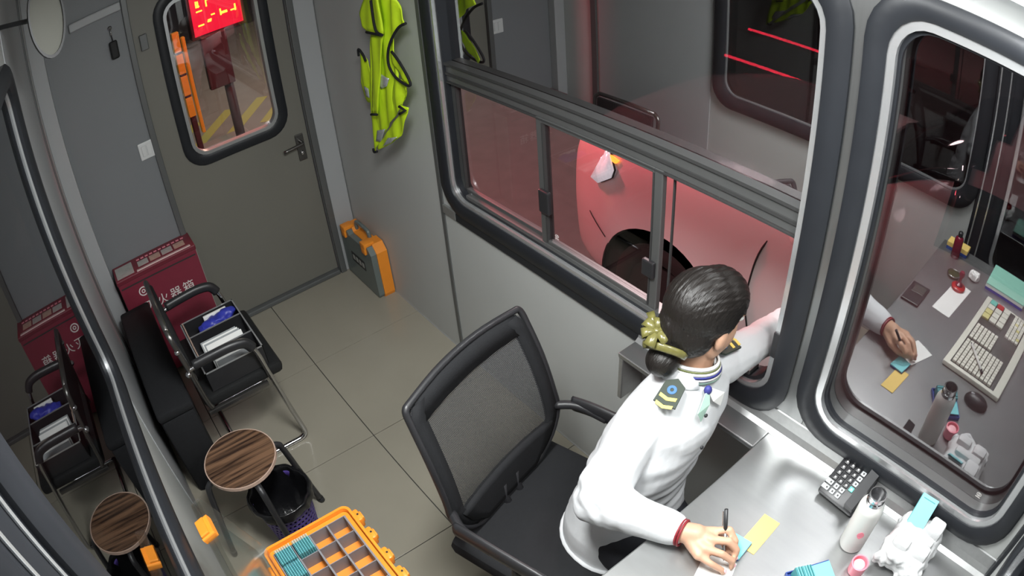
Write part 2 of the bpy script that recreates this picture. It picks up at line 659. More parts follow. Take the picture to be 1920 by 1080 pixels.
# back wall with the door opening
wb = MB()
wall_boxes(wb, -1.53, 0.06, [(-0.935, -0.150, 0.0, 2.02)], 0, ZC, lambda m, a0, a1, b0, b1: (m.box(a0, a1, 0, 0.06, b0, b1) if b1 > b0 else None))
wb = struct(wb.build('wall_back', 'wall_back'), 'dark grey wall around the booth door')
MB().bbox(-0.112, -0.004, -0.012, 0.0, 0, ZC, 0.004).build('corner_post', 'post', wb)
MB().bbox(-0.150, -0.114, -0.022, 0.0, 0, 2.05, 0.004).build('door_jamb', 'trim', wb)
MB().bbox(-0.962, -0.930, -0.016, 0.0, 0, 2.05, 0.004).build('door_jamb', 'trim', wb)
MB().bbox(-0.962, -0.114, -0.016, 0.0, 2.02, 2.06, 0.004).build('door_head', 'trim', wb)
MB().bbox(-1.240, -0.965, -0.030, 0.0, 1.868, 1.912, 0.006).build('cable_duct', 'post', wb)
# front wall
wf = MB()
FW = (-1.33, -0.14, 0.98, 1.98)
wall_boxes(wf, -1.53, 0.06, [FW], 0, ZC, lambda m, a0, a1, b0, b1: m.box(a0, a1, -3.56, -3.50, b0, b1))
wf = struct(wf.build('wall_front', 'wall'), 'grey wall behind the desk end')
MB().bbox(-0.03, 0.0, -3.50, -3.485, 0.79, ZC, 0.003).build('corner_seal', 'rubber', wf)


def framed_window(name, label, mp, a0, a1, b0, b1, rw_, sw_, r, depth=0.018, glass_d=-0.06, gmat=None, rub='rubber', metal='silver', reveal=None):
    root = bpy.data.objects.new(name, None)
    C.objects.link(root)
    root['kind'] = 'structure'
    root['label'] = label
    o = rrect(a0, a1, b0, b1, r)
    i = rrect(a0 + rw_, a1 - rw_, b0 + rw_, b1 - rw_, max(r - rw_ * .6, .03))
    j = rrect(a0 + rw_ + sw_, a1 - rw_ - sw_, b0 + rw_ + sw_, b1 - rw_ - sw_, max(r - rw_ * .6 - sw_, .025))
    MB().ring(o, i, 0.0, depth, mp, bev=1).build('rubber_frame', rub, root, 'auto')
    MB().ring(i, j, -0.010, 0.006, mp).build('metal_frame', metal, root, 'auto')
    k = rrect(a0 + rw_ + sw_, a1 - rw_ - sw_, b0 + rw_ + sw_, b1 - rw_ - sw_, max(r - rw_ * .6 - sw_, .025))
    l = rrect(a0 + rw_ + sw_ + .008, a1 - rw_ - sw_ - .008, b0 + rw_ + sw_ + .008, b1 - rw_ - sw_ - .008, max(r - rw_ * .6 - sw_, .025))
    MB().ring(i, l, -0.0235 if reveal else -0.066, -0.0105, mp).build('gasket', 'rubber', root, 'auto')
    if reveal:
        MB().ring(i, k, -0.066, -0.024, mp).build('reveal', reveal, root, 'auto')
    if gmat:
        MB().prism(k, glass_d, glass_d + 0.0015, mp).build('pane', gmat, root)
    return root


# window 1: sliding window beside the clerk
w1 = framed_window('window_1', 'big sliding window towards the red-lit car', mR, -2.672, -1.062, 0.805, 2.03, 0.062, 0.016, 0.13)
ra0, ra1, rb0, rb1 = -2.594, -1.140, 0.884, 1.952
MB().bbox(0.020, 0.058, ra0, ra1, 1.366, 1.432, 0.004).build('rail', 'alu_dark', w1)
MB().box(0.014, 0.021, ra0, ra1, 1.394, 1.403).build('rail_groove', 'seam', w1)
MB().box(0.012, 0.046, ra0, ra1, 1.4325, 1.442).build('rail_seal', 'seam', w1)
MB().box(0.014, 0.022, ra0, ra1, 1.362, 1.3665).build('rail_seal', 'seam', w1)
MB().bbox(0.012, 0.06, ra0 + .06, ra1 - .06, rb0 - .004, rb0 + 0.022, 0.003).build('track', 'alu_dark', w1)
MB().box(0.049, 0.0505, ra0 + 0.004, ra1 - 0.004, 1.43, rb1 - .004).build('upper_pane', 'glass_upper', w1)


def sash(y0, y1, x, nm):
    s = MB()
    s.bbox(x - .010, x + .010, y0, y0 + 0.030, rb0 + .012, 1.368, .003)
    s.bbox(x - .010, x + .010, y1 - 0.030, y1, rb0 + .012, 1.368, .003)
    s.bbox(x - .010, x + .010, y0 + .03, y1 - .03, rb0 + .012, rb0 + .036, .003)
    s.bbox(x - .010, x + .010, y0 + .03, y1 - .03, 1.352, 1.368, .003)
    f = s.build(nm, 'alu_dark', w1)
    MB().box(x - .001, x + .001, y0 + .03, y1 - .03, rb0 + .036, 1.352).build('pane', 'glass_lower', f)
    MB().box(x - .013, x + .011, y0 + .0285, y0 + .0335, rb0 + .03, 1.355).build('seal', 'seam', f)
    MB().box(x - .013, x + .011, y1 - .0335, y1 - .0285, rb0 + .03, 1.355).build('seal', 'seam', f)
    return f


sash(-1.672, -1.146, 0.044, 'sash')
sb = sash(-2.168, -1.648, 0.026, 'sash')
MB().bbox(0.002, 0.020, -1.705, -1.655, 1.03, 1.115, 0.005).build('sash_handle', 'black_plastic', sb)
MB().bbox(0.002, 0.018, -2.16, -2.115, 1.02, 1.075, 0.004).build('sash_catch', 'black_plastic', sb)
MB().box(0.040, 0.046, -2.192, -2.186, rb0 + .01, 1.366).build('glass_edge', 'seam', w1)
MB().bbox(-0.012, 0.004, -2.612, -2.592, 1.02, 1.10, 0.004).build('latch', 'black_plastic', w1)
MB().bbox(-0.010, 0.006, -2.606, -2.598, 1.035, 1.085, 0.003).build('latch_slot', 'silver', w1)
# steel corner shoe at the lower left of window 1 and the sill lip
MB().bbox(-0.012, 0.0, -1.14, -1.05, 0.775, 0.815, 0.003).build('corner_shoe', 'steel', w1)
MB().bbox(-0.010, 0.0, -2.68, -1.14, 0.770, 0.806, 0.003).build('sill_lip', 'rubber', w1)

M('steel_dark', (0.26, 0.265, 0.265), 0.3, 0.85, var=0.12, vscale=5, stretch=(1, 10, 1))
MB().bbox(-0.003, 0.0, -2.74, -2.64, 0.862, ZC, 0.001).build('pillar_plate', 'steel_dark', wr)
# window 2: fixed window over the desk
def glass_mark(parent, x, y, z):
    c16 = [(math.cos(k * PI / 8), math.sin(k * PI / 8)) for k in range(16)]
    MB().ring([(y + .009 * a, z + .006 * b) for a, b in c16], [(y + .0075 * a, z + .0045 * b) for a, b in c16], -x, -x + .0004, mR).build('etched_mark', 'white_print', parent)
    MB().ring([(y + .004 * a, z + .003 * b) for a, b in c16], [(y + .003 * a, z + .002 * b) for a, b in c16], -x, -x + .0004, mR).build('etched_mark', 'white_print', parent)
    MB().box(x - .0004, x, y - .009, y + .009, z - .011, z - .009).build('etched_mark', 'white_print', parent)


glass_mark(w1, 0.0248, -1.716, 0.950)
w2 = framed_window('window_2', 'rounded fixed window over the desk reflecting the desktop', mR, -3.462, -2.698, 0.853, 2.022, 0.052, 0.020, 0.13, gmat='glass_right', glass_d=-0.064, reveal='alu_dark')
glass_mark(w2, 0.0615, -3.312, 0.950)
# left windows
MB().bbox(WL, WL + 0.010, -2.83, -2.73, 0.60, ZC, 0.003).build('mullion_panel', 'rubber', wl)
for yy in (-2.752, -2.806):
    MB().bbox(WL + .010, WL + 0.014, yy - .004, yy + .004, 0.60, ZC, 0.001).build('mullion_bead', 'silver', wl)
w3 = framed_window('window_3', 'rounded left window mirroring the stool and the red box', mL, -2.735, -1.205, 0.872, 2.025, 0.072, 0.008, 0.13, depth=0.03, gmat='glass_left', glass_d=-0.002, metal='alu')
w4 = framed_window('window_4', 'narrow left window seen only in the window over the desk', mL, -3.44, -2.825, 0.60, 2.025, 0.055, 0.020, 0.13, depth=0.02, gmat='glass_left', glass_d=-0.01)
w5 = framed_window('window_5', 'front window beside the desk end', mF, -1.36, -0.10, 0.95, 2.0, 0.06, 0.02, 0.12, gmat='glass_left', glass_d=-0.03)
# ------------------------------------------------------------------ door
d1 = bpy.data.objects.new('door_1', None)
C.objects.link(d1)
struct(d1, 'olive grey metal door with a rounded window and lever handle')
dm = MB()
DY = 0.012
wall_boxes(dm, -0.930, -0.155, [(-0.765, -0.285, 0.985, 1.80)], 0.03, 2.018, lambda m, a0, a1, b0, b1: m.box(a0, a1, DY, DY + 0.04, b0, b1))
dm.build('door_leaf', 'door', d1)
mD = lambda a, b, d: (a, DY - d, b)
o_ = rrect(-0.815, -0.236, 0.930, 1.86, 0.12)
i_ = rrect(-0.765, -0.286, 0.982, 1.81, 0.085)
j_ = rrect(-0.748, -0.303, 0.999, 1.793, 0.07)
MB().ring(o_, i_, 0, 0.014, mD, bev=1).build('rubber_frame', 'rubber', d1, 'auto')
MB().ring(i_, j_, -0.03, 0.008, mD).build('metal_frame', 'alu', d1, 'auto')
MB().prism(j_, -0.02, -0.017, mD).build('pane', 'glass_door', d1)
hd = MB().tube(smooth_path([(-0.205, DY, 0.855), (-0.205, DY - 0.045, 0.855), (-0.222, DY - 0.052, 0.853), (-0.315, DY - 0.052, 0.845)], 4), 0.009, 8)
hd.build('lever_handle', 'gunmetal', d1, True)
MB().bbox(-0.228, -0.182, DY - 0.008, DY, 0.745, 0.895, 0.004).build('lock_plate', 'gunmetal', d1)
MB().lathe([(0.012, 0), (0.012, 0.012), (0.004, 0.014)], n=14, T=Matrix.Translation((-0.205, DY - .006, 0.79)) @ Matrix.Rotation(PI / 2, 4, 'X')).build('keyhole', 'chrome', d1, True)
MB().bbox(-0.930, -0.155, -0.02, 0.055, 0.0, 0.028, 0.006).build('threshold', 'trim', wb)
MB().bbox(-0.90, -0.86, DY - 0.02, DY, 1.62, 1.70, 0.004).build('hinge', 'trim', d1)

# ------------------------------------------------------------------ small wall fittings
sw = thing('light_switch', 'white square light switch plate left of the door', 'switch', (-0.995, 0, 1.14))
MB().bbox(-1.037, -0.955, -0.010, 0.0, 1.098, 1.186, 0.004).build('plate', 'switch', sw)
MB().bbox(-1.022, -0.998, -0.014, -0.009, 1.115, 1.170, 0.002).build('rocker', 'switch', sw)
MB().bbox(-0.994, -0.970, -0.014, -0.009, 1.115, 1.170, 0.002).build('rocker', 'switch', sw)
hk = thing('wall_hook', 'small steel hook under the cable duct on the back wall', 'hook', (-1.035, 0, 1.79))
MB().tube(smooth_path([(-1.035, 0, 1.80), (-1.035, -0.02, 1.798), (-1.035, -0.03, 1.78), (-1.035, -0.022, 1.765), (-1.035, -0.012, 1.775)], 4), 0.004, 7).build('prong', 'chrome', hk, True)
MB().lathe([(0.012, 0), (0.012, 0.004), (0.002, 0.006)], n=12, T=Matrix.Translation((-1.035, 0, 1.80)) @ Matrix.Rotation(PI / 2, 4, 'X')).build('rose', 'chrome', hk, True)
kp = thing('key_pouch', 'black key pouch hanging from the hook on the back wall', 'pouch', (-1.03, -0.03, 1.66))
MB().bbox(-1.055, -1.012, -0.034, -0.010, 1.645, 1.735, 0.008).build('pouch', 'black_leather', kp)
MB().tube([(-1.035, -0.022, 1.765), (-1.032, -0.022, 1.733)], 0.003, 6).build('loop', 'black_plastic', kp)
# oval wall fan shroud at the top left corner
ov = thing('wall_mirror', 'oval grey green mirror with thin dark rim high in the left corner', 'mirror', (-1.305, -1.25, 2.0))
TO = Matrix.Translation((-1.305, -1.25, 2.085)) @ Matrix.Rotation(math.radians(18), 4, 'Z') @ Matrix.Rotation(math.radians(84), 4, 'X')
mO = lambda a, b, d: tuple(TO @ Vector((a, b, d)))
eo = [(0.062 * math.cos(2 * PI * k / 32), 0.13 * math.sin(2 * PI * k / 32)) for k in range(32)]
ei = [(0.056 * math.cos(2 * PI * k / 32), 0.12 * math.sin(2 * PI * k / 32)) for k in range(32)]
M('mirror_face', (0.12, 0.12, 0.095), 0.5, 0.0)
MB().ring(eo, ei, 0.0, 0.018, mO).build('rim', 'black_plastic', ov, 'auto')
MB().prism(ei, 0.0, 0.008, mO).build('face', 'mirror_face', ov)
MB().tube([mO(0, 0, 0), (WL, -1.18, 2.13)], 0.008, 8).build('bracket', 'black_plastic', ov)

# tube fixture above window 2 and two added, unseen ceiling fill lamps
fx = thing('tube_lamp', 'white tube lamp fixture above the window over the desk', 'lamp', (0, -3.06, 2.1))
MB().bbox(-0.135, -0.001, -3.47, -2.70, 2.115, 2.20, 0.008).build('housing', 'fixture', fx)
MB().bbox(-0.150, -0.06, -3.45, -2.72, 2.098, 2.116, 0.004).build('diffuser', 'diffuser', fx)
fl2 = thing('front_fill_lamp', 'added ceiling fill lamp above the desk, out of view', 'lamp', (-0.52, -3.05, ZC))
MB().bbox(-0.66, -0.38, -3.33, -2.77, ZC - 0.018, ZC, 0.004).build('housing', 'fixture', fl2)
MB().box(-0.64, -0.40, -3.31, -2.79, ZC - 0.020, ZC - 0.0185).build('diffuser', 'diffuser', fl2)
cl = thing('ceiling_fill_lamp', 'added ceiling fill lamp near the left windows, out of view', 'lamp', (-0.85, -2.40, ZC))
MB().bbox(-1.01, -0.69, -2.67, -2.13, ZC - 0.018, ZC, 0.004).build('housing', 'fixture', cl)
MB().box(-0.99, -0.71, -2.65, -2.15, ZC - 0.020, ZC - 0.0185).build('diffuser', 'diffuser', cl)

# ------------------------------------------------------------------ desk
dk = thing('steel_desk', 'brushed steel desk top filling the end of the booth', 'desk', (-0.6, -3.0, 0))
MB().bbox(-1.30, -0.004, -3.495, -2.660, 0.765, 0.790, 0.004).build('desktop', 'desk_steel', dk)
MB().bbox(-0.102, -0.004, -2.658, -2.135, 0.772, 0.790, 0.003).build('window_ledge', 'desk_steel', dk)
up = MB()
for (y0, y1) in ((-3.495, -2.135),):
    prof = [(-0.004, 0.7905), (-0.030, 0.7905), (-0.016, 0.800), (-0.008, 0.820), (-0.005, 0.858), (-0.001, 0.860)]
    up.prism(prof, y0, y1, lambda a, b, d: (a, d, b))
up.build('upstand', 'steel', dk)
MB().box(-0.1045, -0.1015, -2.660, -2.135, 0.7895, 0.7915).build('edge_bead', 'silver', dk)
MB().box(-0.104, -0.006, -2.6605, -2.6575, 0.7895, 0.7915).build('edge_bead', 'silver', dk)
MB().bbox(-0.10, -0.006, -2.155, -2.137, 0.60, 0.772, 0.003).build('ledge_bracket', 'steel', dk)
MB().bbox(-1.30, -0.02, -3.495, -3.46, 0.02, 0.764, 0.003).build('back_panel', 'steel', dk)
MB().bbox(-1.30, -1.27, -3.45, -2.68, 0.02, 0.764, 0.003).build('side_panel', 'steel', dk)
MB().bbox(-0.34, -0.02, -3.45, -2.74, 0.02, 0.764, 0.003).build('pedestal', 'alu_dark', dk)
for k in range(3):
    dr = MB().bbox(-0.33, -0.03, -2.738, -2.720, 0.06 + k * 0.235, 0.28 + k * 0.235, 0.003).build('drawer_front', 'steel', dk)
    MB().bbox(-0.23, -0.13, -2.719, -2.705, 0.19 + k * 0.235, 0.205 + k * 0.235, 0.003).build('handle', 'alu_dark', dr)

# ================================================================== THINGS ON THE FLOOR
# red fire extinguisher box
fb = thing('extinguisher_box', 'red fire extinguisher box with white Chinese lettering beside the door', 'box', (-1.15, -0.09, 0))
MB().bbox(-1.375, -0.925, -0.163, -0.004, 0.02, 0.615, 0.004).build('body', 'red_box', fb)
MB().bbox(-1.378, -0.922, -0.167, -0.003, 0.612, 0.640, 0.005).build('lid', 'red_dark', fb)
MB().box(-1.365, -0.935, -0.1650, -0.1632, 0.585, 0.592).build('lid_seam', 'seam', fb)
MB().bbox(-1.365, -1.265, -0.150, -0.030, 0.6402, 0.6412, 0.0004).build('sticker', 'print_grey', fb)
for k in range(4):
    MB().bbox(-1.235 + k * 0.070, -1.175 + k * 0.070, -0.120, -0.065, 0.6402, 0.6412, 0.0004).build('picture', 'print_grey' if k % 2 == 0 else 'print_tan', fb)
MB().box(-1.25, -0.945, -0.160, -0.150, 0.6402, 0.6410).build('print_line', 'white_print', fb)
MB().box(-1.25, -0.945, -0.146, -0.140, 0.6402, 0.6408).build('print_line', 'print_grey', fb)
for k in range(11):
    MB().box(-1.235 + k * .026, -1.218 + k * .026, -0.050, -0.036, 0.6402, 0.6408).build('small_print', 'pink', fb)
for k, ch in enumerate('灭火器箱'):
    me = text_mesh(ch, 0.066)
    me.transform(Matrix.Translation((-1.25 + k * 0.075, -0.1640, 0.437)) @ Matrix.Rotation(PI / 2, 4, 'X'))
    link('letter', me, 'white_print', fb)
MB().ring([(-1.258 + .026 * math.cos(t * PI / 10), .531 + .026 * math.sin(t * PI / 10)) for t in range(20)], [(-1.258 + .020 * math.cos(t * PI / 10), .531 + .020 * math.sin(t * PI / 10)) for t in range(20)], 0.163, 0.1645, mB).build('emblem', 'white_print', fb)
MB().ring([(-1.258 + .011 * math.cos(t * PI / 8), .531 + .011 * math.sin(t * PI / 8)) for t in range(16)], [(-1.258 + .006 * math.cos(t * PI / 8), .531 + .006 * math.sin(t * PI / 8)) for t in range(16)], 0.163, 0.1645, mB).build('emblem', 'white_print', fb)
MB().bbox(-0.926, -0.921, -0.14, -0.02, 0.02, 0.61, 0.001).build('edge_strip', 'print_grey', fb)
for x in (-1.33, -0.98):
    MB().bbox(x, x + .04, -0.14, -0.03, 0.0, 0.022, 0.003).build('foot', 'black_plastic', fb)

# black box behind the chair
bb = thing('black_case', 'black box squeezed between the tubular chair and the left wall', 'box', (-1.34, -0.62, 0))
MB().bbox(-1.425, -1.262, -1.035, -0.185, 0.0, 0.44, 0.02).build('body', 'black_fabric', bb, 'auto')
MB().bbox(-1.430, -1.257, -1.040, -0.180, 0.44, 0.485, 0.015).build('lid', 'black_fabric', bb, 'auto')

# tubular armchair by the left wall, facing the window
tc = thing('tubular_chair', 'black chair with chrome tube frame, standing by the red box', 'chair', (-1.03, -0.8, 0))
YN, YF = -1.035, -0.565
MB().bbox(-1.215, -0.842, -1.025, -0.555, 0.385, 0.442, 0.022).build('seat', 'black_leather', tc, 'auto')
# backrest seen edge-on
mb = MB()
TB = Matrix.Translation((-1.213, -0.80, 0.66)) @ Matrix.Rotation(math.radians(-4), 4, 'Y')
mb.bbox(-0.012, 0.012, -0.205, 0.205, -0.13, 0.125, 0.010, T=TB)
mb.build('backrest', 'black_fabric', tc, 'auto')
for y, s in ((YN, -1), (YF, 1)):
    side = [(-1.232, y + 0.03 * -s, 0.800), (-1.228, y, 0.77), (-1.220, y, 0.69), (-1.212, y, 0.60), (-1.200, y, 0.44), (-1.19, y, 0.40)]
    MB().tube(smooth_path(side, 5), 0.0115, 10).build('back_post', 'gunmetal', tc, True)
    arm = [(-1.218, y, 0.615), (-1.16, y + .005 * s, 0.622), (-1.03, y + .01 * s, 0.624), (-0.965, y + .01 * s, 0.612), (-0.935, y + .008 * s, 0.565), (-0.915, y, 0.44), (-0.885, y, 0.22), (-0.865, y, 0.08), (-0.862, y, 0.035), (-0.885, y, 0.014), (-0.95, y, 0.012), (-1.16, y, 0.012)]
    MB().tube(smooth_path(arm, 6), 0.0115, 10).build('side_frame', 'chrome', tc, True)
    MB().tube(smooth_path([(-1.19, y + .003 * s, 0.628), (-1.10, y + .007 * s, 0.632), (-1.02, y + .01 * s, 0.632), (-0.965, y + .01 * s, 0.618), (-0.940, y + .009 * s, 0.58)], 5), 0.017, 10, r2=0.022).build('armrest', 'black_plastic', tc, True)
    MB().ball((-1.222, y + .004 * s, 0.60), 0.014).build('knob', 'chrome', tc, True)
    MB().ball((-1.226, y + .004 * s, 0.715), 0.013).build('knob', 'chrome', tc, True)
    MB().bbox(-1.214, -0.93, y - 0.010, y + 0.010, 0.372, 0.392, 0.004).build('seat_rail', 'gunmetal', tc)
MB().tube([(-1.232, YN + .03, 0.800), (-1.233, -0.80, 0.803), (-1.232, YF - .03, 0.800)], 0.0115, 10).build('top_bar', 'gunmetal', tc, True)
MB().tube([(-1.205, YN, 0.56), (-1.205, YF, 0.56)], 0.010, 10).build('back_bar', 'gunmetal', tc, True)
MB().tube([(-1.16, YN, 0.012), (-1.16, YF, 0.012)], 0.0115, 10).build('floor_bar', 'chrome', tc, True)

# letter tray on the chair seat
lt = thing('letter_tray', 'black divided letter tray lying on the tubular chair seat', 'tray', (-1.02, -0.81, 0.443))
X0, X1, Y0, Y1 = -1.160, -0.892, -1.005, -0.600
MB().bbox(X0, X1, Y0, Y1, 0.4435, 0.4475, 0.001).build('bottom', 'black_plastic', lt)
for nm, q in (('wall', (X0, X0 + .004, Y0, Y1)), ('wall', (X1 - .004, X1, Y0, Y1)), ('wall', (X0, X1, Y0, Y0 + .004)), ('wall', (X0, X1, Y1 - .004, Y1)), ('divider', (X0, X1, -0.722, -0.718)), ('divider', (X0, X1, -0.872, -0.868))):
    zt = 0.535 if nm == 'wall' else 0.53
    MB().bbox(q[0], q[1], q[2], q[3], 0.447, zt, 0.001).build(nm, 'black_plastic', lt)
    MB().box(q[0] - .001, q[1] + .001, q[2] - .001, q[3] + .001, zt, zt + .003).build('rim', 'alu', lt)


def slab(name, label, cat, mat, c, sx, sy, sz, rz, ry=0.0, group=None, rx=0.0):
    T = Matrix.Translation(c) @ Matrix.Rotation(rz, 4, 'Z') @ Matrix.Rotation(ry, 4, 'Y') @ Matrix.Rotation(rx, 4, 'X')
    o = MB().bbox(-sx / 2, sx / 2, -sy / 2, sy / 2, 0, sz, min(.002, sz * .3), T=T).build(name, mat)
    tag(o, label, cat, group)
    return o


pk = thing('blue_packet', 'crumpled blue packet in the far slot of the letter tray', 'packet', (-1.0, -0.66, 0.45))
mb = MB()
mb.ball((-1.00, -0.665, 0.512), 0.085, 0.036, 0.028)
mb.ball((-0.955, -0.655, 0.522), 0.055, 0.028, 0.022)
mb.ball((-1.05, -0.675, 0.503), 0.05, 0.034, 0.030)
me = remeshed(mb, 'packet', 0.006, 2)
for v in me.vertices:
    v.co += Vector((noise.noise(v.co * 45), noise.noise(v.co * 50 + Vector((3, 1, 2))), noise.noise(v.co * 40 + Vector((9, 9, 1))))) * 0.008
link('packet', me, 'blue_item', pk, True)
MB().bbox(-1.05, -0.935, -0.635, -0.622, 0.50, 0.538, 0.003, T=None).build('label', 'paper', pk)
n1 = thing('notice_sheets', 'grey printed sheets in the middle slot of the letter tray', 'papers', (-1.02, -0.79, 0.45))
for k in range(4):
    T = Matrix.Translation((-1.03 + .006 * k, -0.80 - .012 * k, 0.452)) @ Matrix.Rotation(math.radians(62 - 6 * k), 4, 'X')
    MB().bbox(-0.085, 0.088, 0.0, 0.072, -.001, .001, .0004, T=T).build('sheet', ('paper_grey', 'paper')[k % 2], n1)
MB().bbox(-0.02, 0.055, 0.03, 0.055, .0015, .0025, .0003, T=Matrix.Translation((-1.03, -0.80, 0.452)) @ Matrix.Rotation(math.radians(62), 4, 'X')).build('print_block', 'seam', n1)
n2 = thing('forms_bundle', 'white forms standing in the near slot of the letter tray', 'papers', (-1.02, -0.93, 0.45))
for k in range(4):
    T = Matrix.Translation((-1.015 + .004 * k, -0.925 - .013 * k, 0.452)) @ Matrix.Rotation(math.radians(66 - 5 * k), 4, 'X')
    MB().bbox(-0.085, 0.092, 0.0, 0.070, -.001, .001, .0004, T=T).build('sheet', ('paper', 'paper_grey')[k % 2], n2)
n3 = thing('tan_leaflet', 'narrow tan leaflets tucked along the back end of the letter tray', 'papers', (-1.14, -0.8, 0.45))
for k in range(3):
    MB().bbox(-1.152, -1.146, -0.86 + k * .085, -0.79 + k * .085, 0.45, 0.535 + .008 * k, 0.001).build('leaflet', 'print_tan', n3)


# round stools
def make_stool(loc, rz, label):
    st = thing('round_stool', label, 'stool', loc, rz, 'round stools')
    R = 0.140
    t = MB().lathe([(0.05, 0.432), (R - .004, 0.432), (R, 0.436), (R, 0.446), (R - .003, 0.450), (0.02, 0.450)], n=48).build('seat', 'stool_wood', st, 'auto', loc=(0, 0, 0))
    MB().ring([(R + .003) * Vector((math.cos(k * PI / 24), math.sin(k * PI / 24))) for k in range(48)], [(R - .001) * Vector((math.cos(k * PI / 24), math.sin(k * PI / 24))) for k in range(48)], 0.4335, 0.4475, lambda a, b, d: (a, b, d)).build('edge_band', 'print_tan', st, 'auto', loc=(0, 0, 0))
    MB().lathe([(0.10, 0.412), (0.112, 0.416), (0.112, 0.4315), (0.02, 0.4315)], n=32).build('under_ring', 'black_plastic', st, 'auto', loc=(0, 0, 0))
    for k in range(4):
        a = k * PI / 2 + math.radians(4)
        u = Vector((math.cos(a), math.sin(a), 0))
        z = Vector((0, 0, 1))
        pts = [u * .06 + z * .418, u * .125 + z * .418, u * .155 + z * .405, u * .168 + z * .37, u * .195 + z * .19, u * .222 + z * .012]
        lg = MB().tube(smooth_path(pts, 5), 0.0125, 10).build('leg', 'black_plastic', st, True, loc=(0, 0, 0))
        MB().tube([u * .2205 + z * .022, u * .2235 + z * .0], 0.0145, 10).build('foot_cap', 'black_plastic', lg, True, loc=(0, 0, 0))
    return st


make_stool((-1.196, -1.408, 0), math.radians(0), 'round stool with dark striped wood seat standing over the waste basket')
make_stool((-1.140, -2.100, 0), math.radians(45), 'round stool carrying the open orange case')

# waste basket with black bag
wbk = thing('waste_basket', 'purple perforated waste basket lined with a black bag', 'waste basket', (-1.125, -1.47, 0))
bc = (-1.125, -1.470)
nb, nzb = 36, 9
vs, fs = [], []
for j in range(nzb * 2 + 1):
    z = 0.02 + 0.225 * j / (nzb * 2)
    r = 0.092 + 0.024 * j / (nzb * 2)
    for k in range(nb * 2):
        a = 2 * PI * k / (nb * 2)
        vs.append((bc[0] + r * math.cos(a), bc[1] + r * math.sin(a), z))
n2_ = nb * 2
for j in range(nzb * 2):
    for k in range(n2_):
        hole = (j % 2 == 1) and ((k + (j // 2) % 2) % 2 == 1) and 2 <= j <= nzb * 2 - 3
        if not hole:
            fs.append((j * n2_ + k, j * n2_ + (k + 1) % n2_, (j + 1) * n2_ + (k + 1) % n2_, (j + 1) * n2_ + k))
m_ = MB().add(vs, fs)
bk = m_.build('perforated_side', 'purple', wbk, True)
sd = bk.modifiers.new('thick', 'SOLIDIFY')
sd.thickness = 0.003
MB().lathe([(0.001, 0.004), (0.092, 0.004), (0.094, 0.022), (0.001, 0.018)], (bc[0], bc[1], 0), 36).build('bottom', 'purple', wbk, 'auto')
# bag: crumpled liner folded over the rim
rings = []
prof = [(0.060, 0.06), (0.092, 0.15), (0.108, 0.24), (0.114, 0.262), (0.122, 0.272), (0.128, 0.268), (0.130, 0.255), (0.131, 0.240), (0.130, 0.228)]
for r, z in prof:
    rg = []
    for k in range(72):
        a = 2 * PI * k / 72
        q = r + 0.006 * noise.noise(Vector((math.cos(a) * 4, math.sin(a) * 4, z * 22))) * (1.6 if z < .25 else 1)
        zz = z + (0.022 * noise.noise(Vector((math.cos(a) * 3, math.sin(a) * 3, 5))) if z < .245 and r > .125 else 0)
        rg.append((bc[0] + q * math.cos(a), bc[1] + q * math.sin(a), zz))
    rings.append(rg)
vs = [v for r in rings for v in r]
fs = [(i * 72 + k, i * 72 + (k + 1) % 72, (i + 1) * 72 + (k + 1) % 72, (i + 1) * 72 + k) for i in range(len(rings) - 1) for k in range(72)] + [tuple(range(71, -1, -1))]
MB().add(vs, fs).build('bin_bag', 'bag_black', wbk, True)


# ------------------------------------------------------------------ orange cases
def latch(mb_T, parent):
    m = MB().bbox(-0.024, 0.024, -0.006, 0.012, -0.014, 0.022, 0.004, T=mb_T)
    m.bbox(-0.016, 0.016, 0.010, 0.018, -0.010, 0.010, 0.003, T=mb_T)
    return m.build('latch', 'orange', parent, 'auto')


oc = thing('open_card_case', 'open orange card case with grey compartments and clear lid', 'case', (-1.14, -2.1, 0.452))
cx0, cx1, cy0, cy1, cz0, cz1 = -1.292, -0.978, -2.345, -1.898, 0.453, 0.550
lo = rrect(cx0, cx1, cy0, cy1, 0.028)
li = rrect(cx0 + .014, cx1 - .014, cy0 + .014, cy1 - .014, 0.018)
li2 = rrect(cx0 + .026, cx1 - .026, cy0 + .022, cy1 - .03, 0.012)
mZ = lambda a, b, d: (a, b, d)
MB().prism(lo, cz0, cz0 + .006, mZ).build('case_floor', 'orange_floor', oc)
MB().ring(lo, li, cz0 + .006, cz1, mZ, bev=1).build('case_wall', 'orange', oc, 'auto')
MB().ring(li, li2, cz0 + .02, cz1 - .014, mZ).build('inner_lip', 'orange', oc, 'auto')
for y, s_ in ((-1.955, 1), (-2.035, 1), (-2.125, 1), (-2.205, 1), (-2.29, 1)):
    m = MB().bbox(cx1 - .004, cx1 + .014, y - .024, y + .024, cz1 - .045, cz1 - .004, 0.006)
    m.bbox(cx1 + .010, cx1 + .020, y - .015, y + .015, cz1 - .036, cz1 - .012, 0.004)
    lb = m.build('latch_lug', 'orange', oc, 'auto')
    MB().lathe([(.0035, 0), (.0035, .002), (.001, .0022)], (cx1 + .006, y, cz1 - .0045), 10).build('pin', 'black_plastic', lb)
